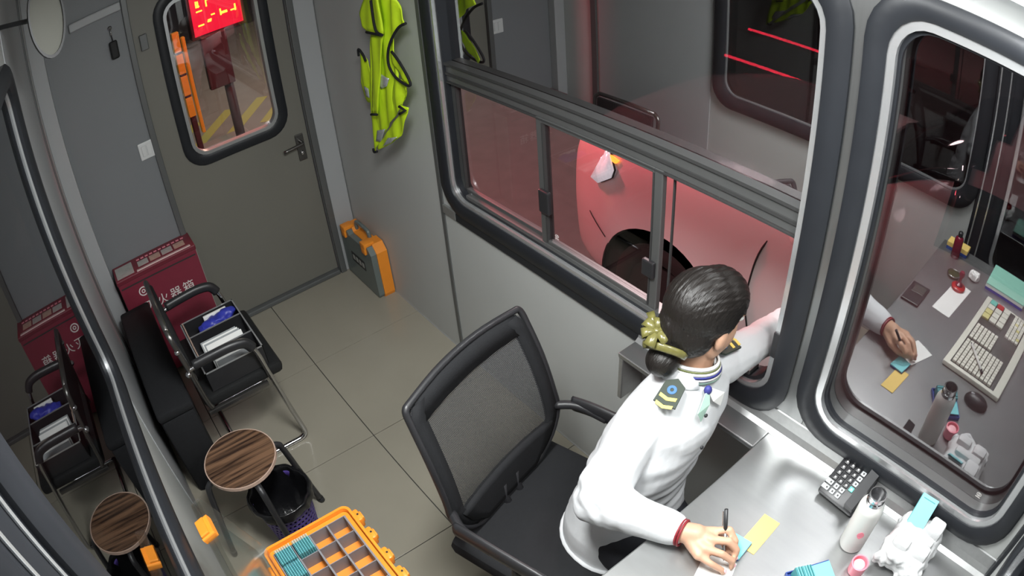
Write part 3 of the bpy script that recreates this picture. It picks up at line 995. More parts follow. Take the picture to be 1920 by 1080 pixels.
# divider grid: 4 columns x 6 rows
gx0, gx1, gy0, gy1 = cx0 + .030, cx1 - .030, cy0 + .024, cy1 - .034
ncol, nrow = 4, 6
zt = cz1 - .006
for k in range(ncol + 1):
    x = gx0 + (gx1 - gx0) * k / ncol
    MB().bbox(x - .003, x + .003, gy0, gy1, cz0 + .006, zt, .001).build('divider', 'divider', oc)
for k in range(nrow + 1):
    y = gy0 + (gy1 - gy0) * k / nrow
    MB().bbox(gx0, gx1, y - .0012, y + .0012, cz0 + .006, zt - .001, .0004).build('cross_divider', 'divider', oc)
MB().box(gx0, gx1, gy0, gy1, cz0 + .0062, cz0 + .034).build('grid_floor', 'orange_floor', oc)
# lid: clear shell leaning on the left wall
ang = math.atan2(0.335, -0.095)
TL = Matrix.Translation((cx0 - .004, 0, cz1 - .008))
ux, uz = -0.272, 0.962
Lh = 0.345


def lidp(a, b, d):      # a = along y, b = up the lid, d = thickness (towards the room)
    return (cx0 - .006 + ux * b + uz * d, a, cz1 - .004 + uz * b - ux * d)


ld = MB().prism(rrect(cy0, cy1, 0.0, Lh, 0.03), -0.002, 0.0, lidp).build('clear_lid', 'lid_clear', oc)
MB().ring(rrect(cy0, cy1, 0.0, Lh, 0.03), rrect(cy0 + .004, cy1 - .004, 0.004, Lh - .004, 0.028), 0.0, 0.028, lidp).build('lid_rim', 'lid_clear', ld, 'auto')
for y in (-2.02, -2.24):
    m = MB()
    m.prism(rrect(y - .034, y + .034, Lh - .012, Lh + .012, .006), -0.010, 0.032, lidp)
    m.prism(rrect(y - .028, y + .028, Lh + .008, Lh + .020, .004), -0.006, 0.020, lidp)
    m.build('lid_latch', 'orange', ld)
for y in (-2.0, -2.12, -2.24):
    MB().tube([(cx0 - .005, y - .03, cz1 - .006), (cx0 - .005, y + .03, cz1 - .006)], .006, 8).build('hinge', 'orange', oc, True)


def card_stack(col, row, n, label, dz=0.0):
    x0 = gx0 + (gx1 - gx0) * col / ncol + .004
    x1 = gx0 + (gx1 - gx0) * (col + 1) / ncol - .004
    y1 = gy1 - (gy1 - gy0) * row / nrow - .003
    y0 = gy1 - (gy1 - gy0) * (row + 1) / nrow + .003
    st = thing('card_stack', label, 'cards', ((x0 + x1) / 2, (y0 + y1) / 2, cz0 + .0345), 0, 'toll cards in the open case')
    w_ = (x1 - x0) / n
    for k in range(n):
        hh = 0.086 + 0.004 * random.random()
        c_ = MB().bbox(x0 + k * w_ + .0006, x0 + (k + 1) * w_ - .0012, y0, y1, cz0 + .0345, cz0 + .0095 + hh + dz, .0004).build('card', 'cyan_card' if k % 2 else 'cyan_edge', st)


card_stack(0, 0, 14, 'turquoise card stack in the far left compartment of the orange case', .012)
card_stack(0, 1, 14, 'turquoise card stack in the left column, second from the far end', .010)
card_stack(1, 0, 14, 'turquoise card stack in the second column of the far row', .014)

cc = thing('closed_card_case', 'closed orange case with grey lid standing against the right wall', 'case', (-0.055, -0.21, 0))
mS = lambda a, b, d: (-0.006 - d, a, b)
po = [(-0.395, 0.0), (-0.030, 0.0), (-0.018, 0.02), (-0.018, 0.285), (-0.05, 0.318), (-0.12, 0.318), (-0.135, 0.296), (-0.275, 0.296), (-0.292, 0.318), (-0.36, 0.318), (-0.398, 0.275), (-0.402, 0.02)]
MB().prism(po, 0.0, 0.062, mS).build('body', 'orange', cc)
pl = [(-0.390, 0.006), (-0.035, 0.006), (-0.024, 0.02), (-0.024, 0.280), (-0.05, 0.310), (-0.12, 0.310), (-0.14, 0.29), (-0.27, 0.29), (-0.29, 0.310), (-0.36, 0.310), (-0.392, 0.272), (-0.396, 0.02)]
M('lid_grey', (0.13, 0.155, 0.15), 0.3, 0, var=0.12, vscale=15)
ldc = MB().prism(pl, 0.062, 0.094, mS).build('lid', 'lid_grey', cc)
MB().prism(rrect(-0.285, -0.125, 0.125, 0.185, .006), 0.094, 0.0955, mS).build('label_plate', 'black_plastic', ldc)
for k in range(4):
    MB().prism(rrect(-0.275 + k * .037, -0.250 + k * .037, 0.140, 0.170, .003), 0.0955, 0.0962, mS).build('label_print', 'print_grey', ldc)
MB().tube(smooth_path([(-0.040, -0.125, 0.30), (-0.040, -0.130, 0.335), (-0.040, -0.15, 0.352), (-0.040, -0.26, 0.352), (-0.040, -0.28, 0.335), (-0.040, -0.285, 0.30)], 5), 0.011, 10).build('handle', 'lid_grey', cc, True)
for y in (-0.085, -0.325):
    m = MB().bbox(-0.112, -0.05, y - .028, y + .028, 0.300, 0.330, .006)
    m.bbox(-0.112, -0.096, y - .022, y + .022, 0.262, 0.305, .004)
    m.build('latch', 'orange', cc, 'auto')
for y in (-0.07, -0.36):
    MB().bbox(-0.095, -0.012, y - .02, y + .02, 0.0, 0.008, .002).build('foot', 'orange', cc)

# ------------------------------------------------------------------ safety vest on the right wall
VEST = {
    'main': (-0.095, [(-0.881, 1.717), (-0.978, 1.755), (-1.04, 1.731), (-1.11, 1.619), (-1.051, 1.591), (-0.988, 1.538), (-0.947, 1.483), (-0.934, 1.432), (-0.952, 1.398), (-0.992, 1.376), (-1.067, 1.366), (-1.027, 1.317), (-0.981, 1.269), (-0.963, 1.236), (-0.899, 1.184), (-0.815, 1.107), (-0.731, 1.027), (-0.687, 0.974), (-0.667, 0.968), (-0.677, 1.032), (-0.716, 1.148), (-0.743, 1.277), (-0.808, 1.516), (-0.851, 1.603)]),
    'placket': (-0.115, [(-0.856, 1.529), (-0.955, 1.55), (-0.899, 1.431), (-0.805, 1.186), (-0.748, 1.172), (-0.805, 1.362)]),
    'left': (-0.09, [(-0.671, 1.438), (-0.705, 1.423), (-0.724, 1.397), (-0.727, 1.298), (-0.703, 1.202), (-0.672, 1.197), (-0.634, 1.223), (-0.628, 1.277)]),
    'top': (-0.12, [(-0.781, 1.62), (-0.84, 1.683), (-0.903, 1.731), (-0.966, 1.748), (-0.91, 1.69), (-0.91, 1.599), (-0.924, 1.562), (-0.966, 1.556), (-0.834, 1.549), (-0.794, 1.565)]),
    'low': (-0.12, [(-1.023, 1.285), (-1.072, 1.282), (-1.062, 1.256), (-1.028, 1.197), (-0.984, 1.14), (-0.889, 1.078), (-0.766, 1.013), (-0.742, 1.012), (-0.863, 1.117), (-1.005, 1.24)]),
    'arm': (-0.105, [(-0.989, 1.493), (-1.046, 1.456), (-1.104, 1.395), (-1.089, 1.374), (-1.034, 1.406), (-0.988, 1.445)]),
    'r1': (-0.109, [(-0.857, 1.374), (-0.934, 1.368), (-0.912, 1.332), (-0.856, 1.307), (-0.837, 1.328)]),
    'r2': (-0.101, [(-0.681, 1.278), (-0.713, 1.272), (-0.714, 1.232), (-0.686, 1.232)]),
    'r3': (-0.109, [(-0.752, 1.094), (-0.833, 1.124), (-0.776, 1.046), (-0.727, 1.038)]),
    'r4': (-0.136, [(-0.904, 1.115), (-0.983, 1.142), (-0.923, 1.098), (-0.85, 1.062)]),
    'p1': (-0.11, [(-1.137, 1.624), (-1.079, 1.599), (-1.017, 1.546), (-0.977, 1.492), (-0.964, 1.442), (-0.982, 1.409), (-1.021, 1.387), (-1.095, 1.377), (-1.114, 1.399), (-1.056, 1.46), (-1.004, 1.494)]),
    'p2': (-0.13, [(-0.931, 1.694), (-0.931, 1.605), (-0.944, 1.568), (-0.986, 1.562), (-0.855, 1.555)]),
    'p3': (-0.098, [(-0.68, 1.415), (-0.687, 1.446), (-0.722, 1.429), (-0.741, 1.403)]),
    'p4': (-0.125, [(-0.77, 1.18), (-0.826, 1.195)]),
    'p5': (-0.11, [(-0.701, 0.995), (-0.703, 0.98), (-0.734, 0.992)]),
    'p6': (-0.13, [(-1.041, 1.287), (-1.087, 1.282), (-1.036, 1.255)]),
}
ve = thing('safety_vest', 'bright yellow green safety vest with black piping hanging on the wall', 'vest', (-0.03, -0.75, 0.9))

def sheet(nm, key, mat, amp, th=0.004):
    x, poly = VEST[key]
    bm = bmesh.new()
    f = bm.faces.new([bm.verts.new((x, a, b)) for a, b in poly])
    bmesh.ops.triangulate(bm, faces=[f])
    for _ in range(3):
        bmesh.ops.subdivide_edges(bm, edges=[e for e in bm.edges if e.calc_length() > 0.02], cuts=1, use_grid_fill=True)
        bmesh.ops.triangulate(bm, faces=[q for q in bm.faces if len(q.verts) > 3])
    for v in bm.verts:
        yy, zz = v.co.y, v.co.z
        v.co.x += 0.9 * amp * (math.sin(yy * 85 + zz * 14) * .6 + noise.noise(Vector((yy * 16, zz * 9, 3))) * 1.2)
        v.co.x = min(v.co.x, -0.006)
    m = MB().bm(bm)
    o = m.build(nm, mat, ve, True)
    sd_ = o.modifiers.new('thick', 'SOLIDIFY')
    sd_.thickness = th
    return o


sheet('body_panel', 'main', 'vest', 0.010)
sheet('placket', 'placket', 'vest', 0.004)
sheet('side_panel', 'left', 'vest', 0.008)
sheet('collar_strip', 'top', 'vest', 0.004)
sheet('hem_flap', 'low', 'vest', 0.006)
sheet('armhole_flap', 'arm', 'vest', 0.005)
for k in ('r1', 'r2', 'r3', 'r4'):
    sheet('reflective_strip', k, 'reflective', 0.003, 0.003)
for k in ('p1', 'p2', 'p3', 'p4', 'p5', 'p6'):
    x, pl_ = VEST[k]
    MB().tube([(x - .004, a, b) for a, b in pl_] if k in ('p4', 'p6') else smooth_path([(x - .004, a, b) for a, b in pl_], 4), 0.0055, 7).build('piping', 'black_fabric', ve, True)
MB().tube([(0.0, -0.92, 1.745), (-0.09, -0.92, 1.750), (-0.115, -0.92, 1.775)], 0.006, 8).build('peg', 'chrome', ve, True)

# ------------------------------------------------------------------ swivel chair of the clerk
CA = math.radians(15)
so = Vector((-0.495, -2.315, 0))
TC = Matrix.Translation(so) @ Matrix.Rotation(CA, 4, 'Z')     # local: x = chair's right-hand side in the picture, -y = forward
oc2 = thing('swivel_chair', 'black mesh-back swivel chair under the seated clerk', 'chair', tuple(so))


def tl(x, y, z):
    return TC @ Vector((x, y, z))


MB().bbox(-0.255, 0.255, -0.24, 0.23, 0.415, 0.485, 0.03, T=TC).build('seat', 'black_fabric', oc2, 'auto')
MB().bbox(-0.23, 0.23, -0.21, 0.20, 0.395, 0.42, 0.01, T=TC).build('seat_pan', 'black_plastic', oc2)


def backp(u, z):
    t = (z - 0.5) / 0.5
    return tl(u, 0.185 + 0.11 * t - 0.20 * (u * u) - 0.03 * math.sin(t * PI), z)


outline = []
left = [(0.150, 0.50), (0.215, 0.56), (0.252, 0.64), (0.250, 0.72), (0.245, 0.85), (0.238, 0.96), (0.235, 0.990)]
topc = [(0.228, 1.002), (0.21, 1.006), (0.10, 1.018), (0.0, 1.022), (-0.10, 1.018), (-0.21, 1.006), (-0.228, 1.002)]
right = [(-a, b) for a, b in reversed(left)]
outline = left + topc + right + [(-0.08, 0.49), (0.08, 0.49)]
MB().tube(smooth_path([backp(u, z) for u, z in outline] + [backp(*outline[0])], 3)[:-1], 0.010, 8, closed=True).build('back_frame', 'black_plastic', oc2, True)
vs, fs = [], []
for k in range(17):
    u = -.20 + .40 * k / 16
    for zz in (1.014 - .28 * u * u, .955 - .28 * u * u):
        for off in (.006, -.006):
            vs.append(backp(u, zz) + TC.to_3x3() @ Vector((0, off, 0)))
for k in range(16):
    a = k * 4
    for (p_, q_) in ((0, 1), (1, 3), (3, 2), (2, 0)):
        fs.append((a + p_, a + q_, a + q_ + 4, a + p_ + 4))
fs += [(0, 1, 3, 2), (64, 66, 67, 65)]
MB().add(vs, fs).build('back_border', 'black_fabric', oc2, True)


def half_w(z):
    pts = sorted(left, key=lambda q: q[1])
    if z <= pts[0][1]:
        return pts[0][0]
    for (a, b), (c, d) in zip(pts, pts[1:]):
        if b <= z <= d:
            return a + (c - a) * (z - b) / (d - b)
    return 0.215


def panel(z0, z1, inset, off, nu=16, nz=24):
    vs, fs = [], []
    for j in range(nz + 1):
        z = z0 + (z1 - z0) * j / nz
        h = half_w(z) - inset
        for i in range(nu + 1):
            u = -h + 2 * h * i / nu
            top = 0.02 * (1 - (u / .25) ** 2) * (j / nz)
            q = backp(u, min(z + top, 1.02))
            vs.append(q + TC.to_3x3() @ Vector((0, off, 0)))
    for j in range(nz):
        for i in range(nu):
            a = j * (nu + 1) + i
            fs.append((a, a + 1, a + nu + 2, a + nu + 1))
    return MB().add(vs, fs)


MB_ = panel(0.495, 0.995, 0.006, 0.0)
bmo = MB_.build('back_mesh', 'chair_mesh', oc2, True)
uvl = bmo.data.uv_layers.new(name='weave')
for lp in bmo.data.loops:
    q = TC.inverted() @ bmo.data.vertices[lp.vertex_index].co
    uvl.data[lp.index].uv = (q.x + q.z * .5, q.z)
# padded border strips either side of the mesh
for sgn in (-1, 1):
    vs, fs = [], []
    nz = 16
    for j in range(nz + 1):
        z = 0.52 + 0.475 * j / nz
        h = half_w(z)
        for k, u in enumerate((h - .004, h - .050)):
            for off in (0.006, -0.006):
                vs.append(backp(sgn * u, z) + TC.to_3x3() @ Vector((0, off, 0)))
    for j in range(nz):
        a = j * 4
        for (p_, q_) in ((0, 1), (1, 3), (3, 2), (2, 0)):
            fs.append((a + p_, a + q_, a + q_ + 4, a + p_ + 4))
    fs += [(0, 1, 3, 2), (nz * 4, nz * 4 + 2, nz * 4 + 3, nz * 4 + 1)]
    MB().add(vs, fs).build('back_border', 'black_fabric', oc2, True)
MB().tube([backp(-.03, .56), backp(-.03, .50), tl(-.03, .12, .40)], 0.014, 8).build('back_bracket', 'black_plastic', oc2, True)
MB().tube([backp(.03, .56), backp(.03, .50), tl(.03, .12, .40)], 0.014, 8).build('back_bracket', 'black_plastic', oc2, True)
lum = MB()
lum.add(*[(lambda m: (m.v, m.f))(panel(0.50, 0.62, 0.03, -0.012, 10, 6))][0])
lo_ = lum.build('lumbar_pad', 'black_fabric', oc2, True)
lo_.modifiers.new('t', 'SOLIDIFY').thickness = 0.02
for s in (-1, 1):
    MB().tube(smooth_path([backp(s * .245, .66), tl(s * .275, .12, .665), tl(s * .28, .02, .655)], 4), 0.014, 8).build('arm_stem', 'black_plastic', oc2, True)
    MB().tube(smooth_path([tl(s * .28, .14, .66), tl(s * .282, .06, .668), tl(s * .282, -.10, .664), tl(s * .28, -.15, .655)], 5), 0.013, 10, r2=0.030).build('armrest', 'black_plastic', oc2, True)
    MB().tube(smooth_path([tl(s * .28, -.06, .65), tl(s * .285, -.05, .55), tl(s * .27, -.02, .45), tl(s * .20, -.02, .405)], 4), 0.013, 8).build('arm_post', 'black_plastic', oc2, True)
MB().tube([tl(0, 0, .10), tl(0, 0, .24)], 0.025, 12).build('gas_column', 'black_plastic', oc2, True)
MB().tube([tl(0, 0, .22), tl(0, 0, .40)], 0.015, 12).build('gas_rod', 'chrome', oc2, True)
for k in range(5):
    a = 2 * PI * k / 5 + .3
    u = Vector((math.cos(a), math.sin(a), 0))
    p0 = Vector(so)
    st_ = MB().tube([p0 + u * .02 + Vector((0, 0, .105)), p0 + u * .16 + Vector((0, 0, .095)), p0 + u * .28 + Vector((0, 0, .07))], [.026, .021, .016], 8).build('base_spoke', 'black_plastic', oc2, True)
    T = Matrix.Translation(p0 + u * .28 + Vector((0, 0, .027))) @ Matrix.Rotation(a + .6, 4, 'Z') @ Matrix.Rotation(PI / 2, 4, 'X')
    MB().lathe([(.012, -.022), (.026, -.020), (.027, -.008), (.018, -.005), (.018, .005), (.027, .008), (.026, .020), (.012, .022)], n=18, T=T).build('castor', 'black_plastic', st_, 'auto')

# ================================================================== THE CLERK
Hc = Vector((-0.160, -2.478, 1.170))
hf = Vector((0.93, -0.26, -0.20)).normalized()
hr = hf.cross(Vector((0, 0, 1))).normalized()
hu = hr.cross(hf).normalized()
HT = Matrix(((hr.x, hf.x, hu.x, Hc.x), (hr.y, hf.y, hu.y, Hc.y), (hr.z, hf.z, hu.z, Hc.z), (0, 0, 0, 1)))
HR = HT.to_3x3().to_4x4()


def h(x, y, z):
    return HT @ Vector((x, y, z))


NB = Vector((-0.205, -2.480, 1.03))
body = MB()
body.ball(h(0, -.012, .03), .074, .092, .082, T=HR, n=20, m=14)
body.ball(h(0, .030, -.03), .062, .062, .085, T=HR, n=20, m=14)
body.limb([h(0, .05, -.085), h(.02, .03, -.078), h(.045, .0, -.06)], [.030, .03, .028])
body.limb([h(0, .05, -.085), h(-.02, .03, -.078), h(-.045, .0, -.06)], [.030, .03, .028])
body.limb([h(0, .090, .0), h(0, .106, -.028)], [.009, .013])
body.ball(h(.012, .094, -.033), .008)
body.ball(h(-.012, .094, -.033), .008)
for s in (-1, 1):
    body.ball(h(s * .074, -.004, -.018), .013, .020, .031, T=HR @ Matrix.Rotation(s * .3, 4, 'Z'))
    body.ball(h(s * .072, .004, -.042), .009, .010, .013, T=HR)
    body.limb([h(s * .04, .078, .022), h(s * .012, .088, .02)], [.010, .009])
body.limb([h(0, -.015, -.05), (Hc + NB) / 2 + Vector((-.004, 0, -.01)), NB + Vector((0, 0, -.03))], [.050, .050, .056])
# torso core
body.limb([NB + Vector((0, 0, -.05)), (-0.25, -2.475, .88), (-0.31, -2.46, .74), (-0.36, -2.44, .60)], [.07, .10, .095, .11])
RS, RE, RW = Vector((-0.352, -2.470, .955)), Vector((-0.530, -2.508, .820)), Vector((-0.470, -2.716, .836))
LS, LE, LWr = Vector((-0.070, -2.490, .970)), Vector((0.085, -2.535, 1.000)), Vector((0.255, -2.585, 1.030))
body.limb([NB + Vector((-.02, 0, -.05)), RS, RE], [.055, .048, .036])
body.limb([RE, RW], [.038, .026])
body.limb([NB + Vector((.02, 0, -.05)), LS, LE], [.055, .048, .036])
body.limb([LE, LWr], [.038, .026])
HIP = (Vector((-0.44, -2.44, .545)), Vector((-0.28, -2.44, .545)))
KN = (Vector((-0.47, -2.83, .53)), Vector((-0.385, -2.83, .53)))
AN = (Vector((-0.50, -2.84, .10)), Vector((-0.39, -2.86, .10)))
for k in range(2):
    body.limb([(-0.36, -2.44, .58), HIP[k], KN[k], AN[k]], [.10, .085, .055, .038])
# right hand, writing
bw = Vector
palm = [bw((-0.468, -2.722, .836)), bw((-0.446, -2.762, .845)), bw((-0.430, -2.785, .848))]
body.limb([RW, bw((-0.452, -2.755, .846))], [.027, .026])
MC = [bw((-0.420, -2.780, .850)), bw((-0.444, -2.792, .853)), bw((-0.468, -2.798, .847)), bw((-0.488, -2.796, .836))]
for m_c in MC:
    body.limb([bw((-0.462, -2.735, .840)), m_c], [.018, .0125])
body.limb([bw((-0.445, -2.755, .838)), MC[1]], [.020, .014])
body.limb([bw((-0.470, -2.758, .832)), MC[3]], [.018, .012])
FG = [[MC[0], (-0.396, -2.808, .858), (-0.398, -2.834, .838), (-0.412, -2.843, .816)],
      [MC[1], (-0.420, -2.828, .856), (-0.412, -2.852, .832), (-0.424, -2.858, .808)],
      [MC[2], (-0.452, -2.836, .846), (-0.436, -2.862, .822), (-0.440, -2.868, .803)],
      [MC[3], (-0.480, -2.832, .829), (-0.464, -2.856, .808), (-0.462, -2.862, .799)]]
for q, r in zip(FG, (.0098, .0100, .0095, .0085)):
    body.limb([Vector(v) for v in q], [r * 1.12, r * 1.05, r * .95, r * .80], n=12)
body.limb([bw((-0.446, -2.735, .832)), bw((-0.415, -2.768, .826)), bw((-0.405, -2.805, .820)), bw((-0.416, -2.832, .812))], [.018, .0135, .011, .009], n=12)
# left hand, reaching out of the window
LM = LWr + Vector((.075, -.02, .005))
body.limb([LWr, LWr + Vector((.04, -.01, .003)), LM], [.026, .025, .022])
for k, (dy, dz) in enumerate(((-.028, .004), (-.010, .008), (.010, .006), (.026, -.002))):
    p0 = LM + Vector((0, dy, dz))
    ln = (.030, .034, .032, .025)[k]
    body.limb([LWr + Vector((.02, 0, 0)), p0, p0 + Vector((ln, dy * .2, .004)), p0 + Vector((ln * 1.7, dy * .25, -.010)), p0 + Vector((ln * 2.1, dy * .25, -.028))], [.016, .0105, .0098, .0090, .0075], n=12)
body.limb([LWr + Vector((.02, -.016, -.008)), LWr + Vector((.055, -.040, -.012)), LWr + Vector((.085, -.042, -.018)), LWr + Vector((.105, -.034, -.026))], [.016, .0125, .0108, .0088], n=12)
me = remeshed(body, 'person', 0.0045, 3)
pe = link('person', me, 'skin', None, True)
tag(pe, 'clerk in white shirt seated at the desk, reaching out of the window', 'person')
for s in (-1, 1):
    ey = MB().ball(h(s * .030, .083, .004), .0115).build('eye', 'paper', pe, True)
    MB().ball(h(s * .030, .0915, .003), .0055).build('iris', 'black_plastic', ey, True)
    MB().tube(smooth_path([h(s * .050, .074, .026), h(s * .032, .090, .031), h(s * .014, .094, .026)], 3), .0035, 6).build('eyebrow', 'black_fabric', pe, True)
MB().tube(smooth_path([h(-.024, .085, -.060), h(-.008, .096, -.057), h(.008, .096, -.057), h(.024, .085, -.060)], 3), .0055, 8).build('lips', 'lip', pe, True)
for q in FG:
    d = (Vector(q[3]) - Vector(q[2])).normalized()
    T = Matrix.Translation(Vector(q[3]) - d * .002 + Vector((.003, -.004, .0058))) @ d.to_track_quat('Y', 'Z').to_matrix().to_4x4()
    MB().ball((0, 0, 0), .0052, .0068, .0016, T=None, n=10, m=6).build('fingernail', 'pink_light', pe, True, loc=T.translation).rotation_euler = T.to_euler()

# hair
hair = MB()
hair.ball(h(0, -.022, .034), .088, .104, .092, T=HR, n=24, m=16)
hair.ball(h(0, -.050, -.020), .080, .066, .075, T=HR, n=24, m=16)
hair.ball(h(0, .02, .055), .078, .075, .070, T=HR, n=20, m=12)
BUN = Vector((-0.280, -2.452, 1.088))
hair.limb([h(0, -.075, -.01), h(0, -.10, -.045), BUN + Vector((.012, -.003, .018))], [.058, .036, .022])
me = remeshed(hair, 'hair', 0.005, 5)
for v in me.vertices:
    q = HT.inverted() @ v.co
    d = math.atan2(q.x, q.z + .02)
    v.co += hu * 0.0016 * math.sin(d * 46 + 5 * q.y) + hr * 0.001 * math.sin(d * 80)
link('hair', me, 'hair', pe, True)
mb = MB().ball((0, 0, 0), .044, .042, .040, n=28, m=18)
bn = mb.build('hair_bun', 'hair', pe, True, loc=BUN)
# bow and clip on the bun
BO = Vector((-0.290, -2.432, 1.168))
bd = Vector((-.45, -.35, .82)).normalized()
b1 = bd.cross(Vector((0, 1, 0.2))).normalized()
b2 = bd.cross(b1)
bow = bpy.data.objects.new('hair_bow', None)
C.objects.link(bow)
bow.parent = pe
bow.location = (0, 0, 0)


def loop_strip(c, dirv, L, wdt, lift):
    """one ribbon loop of the bow"""
    side = bd.cross(dirv).normalized()
    vs, fs = [], []
    N = 14
    for k in range(N + 1):
        t = 2 * PI * k / N
        x = L * (.5 - .5 * math.cos(t))
        y = lift * math.sin(t)
        ww = wdt * (.35 + .65 * math.sin(t / 2) ** 1)
        for s in (-1, 1):
            vs.append(c + dirv * x + bd * (y + .004) + side * s * ww)
    for k in range(N):
        fs.append((2 * k, 2 * k + 1, 2 * k + 3, 2 * k + 2))
    return MB().add(vs, fs)


for a, L, wd in ((0.3, .040, .014), (1.5, .036, .013), (2.6, .040, .014), (3.7, .034, .012), (4.7, .038, .013), (5.6, .036, .012)):
    dv = (b1 * math.cos(a) + b2 * math.sin(a)).normalized()
    o = loop_strip(BO, dv, L, wd, .011).build('ribbon_loop', 'gold', bow, True)
    o.modifiers.new('t', 'SOLIDIFY').thickness = .0015
for a, L in ((2.0, .05), (4.2, .052)):
    dv = (b1 * math.cos(a) + b2 * math.sin(a)).normalized()
    sd_ = bd.cross(dv)
    o = MB().add([BO + sd_ * .003, BO - sd_ * .003, BO + dv * L * .6 + sd_ * .008 + bd * .006, BO + dv * L * .6 - sd_ * .008 + bd * .006, BO + dv * L + sd_ * .010 - bd * .004, BO + dv * L - sd_ * .010 - bd * .004], [(0, 1, 3, 2), (2, 3, 5, 4)]).build('ribbon_tail', 'gold', bow, True)
    o.modifiers.new('t', 'SOLIDIFY').thickness = .0015
MB().ball(BO + bd * .006, .009).build('bow_knot', 'gold', bow, True)
clp = [BUN + Vector((.006, -.004, .022)) + (Vector((-.03, .0, .035)) * math.cos(t) + Vector((.016, -.046, .004)) * math.sin(t)) * 1.15 for t in [(-1.15 + 2.5 * k / 12) for k in range(13)]]
MB().tube(clp, .0035, 8, r2=.010).build('hair_clip', 'gold', pe, True)


# shirt
def torso_ring(c, a, b, tilt=0.0, n=36, pinch=0.0):
    out = []
    for k in range(n):
        t = 2 * PI * k / n
        ca, sa = math.cos(t), math.sin(t)
        x = a * math.copysign(abs(ca) ** .85, ca)
        y = b * math.copysign(abs(sa) ** .9, sa)
        out.append(Vector(c) + Vector((x, y, -tilt * x)))
    return out


sh = MB()
sh.loft([torso_ring((-0.368, -2.452, .478), .186, .158), torso_ring((-0.364, -2.450, .56), .178, .148),
         torso_ring((-0.345, -2.448, .66), .160, .126), torso_ring((-0.318, -2.458, .76), .156, .122),
         torso_ring((-0.280, -2.470, .85), .162, .122, .05), torso_ring((-0.245, -2.480, .92), .160, .112, .06),
         torso_ring((-0.222, -2.482, .975), .145, .092, .06), torso_ring((-0.208, -2.480, 1.015), .095, .072, .05),
         torso_ring((-0.204, -2.480, 1.034), .064, .062)])
sh.ball((-0.265, -2.545, .895), .105, .055, .07)
sh.limb([NB + Vector((-.03, 0, -.035)), RS + Vector((.02, 0, .005)), RS + Vector((-.012, -.004, -.015))], [.048, .064, .068])
sh.limb([RS + Vector((-.012, -.004, -.015)), RS.lerp(RE, .5) + Vector((0, .004, -.004)), RE + Vector((-.004, .006, -.006)), RE + Vector((.002, -.015, -.004))], [.068, .064, .060, .058])
sh.limb([RE + Vector((.002, -.015, -.004)), RE.lerp(RW, .45) + Vector((0, 0, .0)), RE.lerp(RW, .93)], [.058, .052, .040])
sh.limb([NB + Vector((.03, 0, -.035)), LS + Vector((-.01, 0, .005)), LS], [.048, .062, .064])
sh.limb([LS, LS.lerp(LE, .5), LE, LE.lerp(LWr, .5), LE.lerp(LWr, .95)], [.062, .056, .052, .047, .038])
me = remeshed(sh, 'shirt', 0.005, 5)
nrm = [v.normal.copy() for v in me.vertices]
for v, vn in zip(me.vertices, nrm):
    c = v.co.copy()
    # creases: horizontal at the waist, around the elbow, along the sleeves
    wz = max(0, 1 - abs(c.z - .70) / .17) * (1 if c.x > -.47 else .2)
    d = (c - RE).length
    we = max(0, 1 - abs(d - .05) / .10)
    dl = (c - LE).length
    wle = max(0, 1 - dl / .16)
    n1_ = noise.noise(Vector((c.x * 9, c.y * 9, c.z * 34)))
    n2_ = noise.noise(Vector((c.x * 30 + c.z * 14, c.y * 30, c.z * 16)))
    n3_ = noise.noise(Vector((c.x * 60, c.y * 22, c.z * 22)))
    v.co += vn * (.0150 * wz * n1_ + .0095 * we * n2_ + .008 * wle * n3_ + .0050 * noise.noise(c * 14))
# open hem: cut the bottom so that the shirt hangs as a skirt
link('shirt', me, 'shirt', pe, True)
MB().ring([(a.x, a.y) for a in torso_ring((-0.370, -2.452, 0), .191, .163)], [(a.x, a.y) for a in torso_ring((-0.370, -2.452, 0), .180, .152)], 0.462, 0.492, mZ).build('shirt_hem', 'shirt', pe, True)
# collar
col = []
for k in range(21):
    t = -2.6 + 5.2 * k / 20 + PI / 2
    col.append((math.cos(t), math.sin(t)))
vs, fs = [], []
for (ca, sa) in col:
    for (r, z) in ((.060, 1.040), (.057, 1.062), (.060, 1.064), (.078, 1.034), (.076, 1.030)):
        vs.append((NB.x + r * ca * 1.05, NB.y + r * sa * 1.0, z))
for k in range(20):
    for j in range(4):
        a = k * 5 + j
        fs.append((a, a + 1, a + 6, a + 5))
o = MB().add(vs, fs).build('collar', 'shirt', pe, True)
o.modifiers.new('t', 'SOLIDIFY').thickness = .003
# scarf: striped band round the neck, knot and tail in front
SCF = [('scarf', 'mint', 1.022, 1.030, .073), ('scarf_stripe', 'paper', 1.030, 1.038, .0735), ('scarf_stripe', 'navy', 1.038, 1.044, .0725), ('scarf_stripe', 'paper', 1.044, 1.052, .0700), ('scarf_stripe', 'olive', 1.052, 1.057, .0675), ('scarf_stripe', 'paper', 1.057, 1.064, .0655)]
sroot = None
for nm, mt, z0, z1, r in SCF:
    vs, fs = [], []
    N = 40
    for k in range(N):
        t = 2 * PI * k / N
        tilt = -.012 * math.cos(t - .6)
        wv = .002 * math.sin(3 * t)
        for (rr, zz) in ((r, z0), (r - .002, z1), (r - .008, z1), (r - .006, z0)):
            vs.append((NB.x + .010 + (rr + wv) * math.cos(t), NB.y - .004 + (rr + wv) * math.sin(t), zz + tilt + .004))
    for k in range(N):
        a, b = k * 4, ((k + 1) % N) * 4
        for j in range(4):
            fs.append((a + j, a + (j + 1) % 4, b + (j + 1) % 4, b + j))
    o = MB().add(vs, fs).build(nm, mt, pe if sroot is None else sroot, True)
    sroot = sroot or o
kn = Vector((-0.235, -2.565, 1.035))
MB().ball(kn, .011, .010, .013).build('scarf_knot', 'navy', sroot, True)
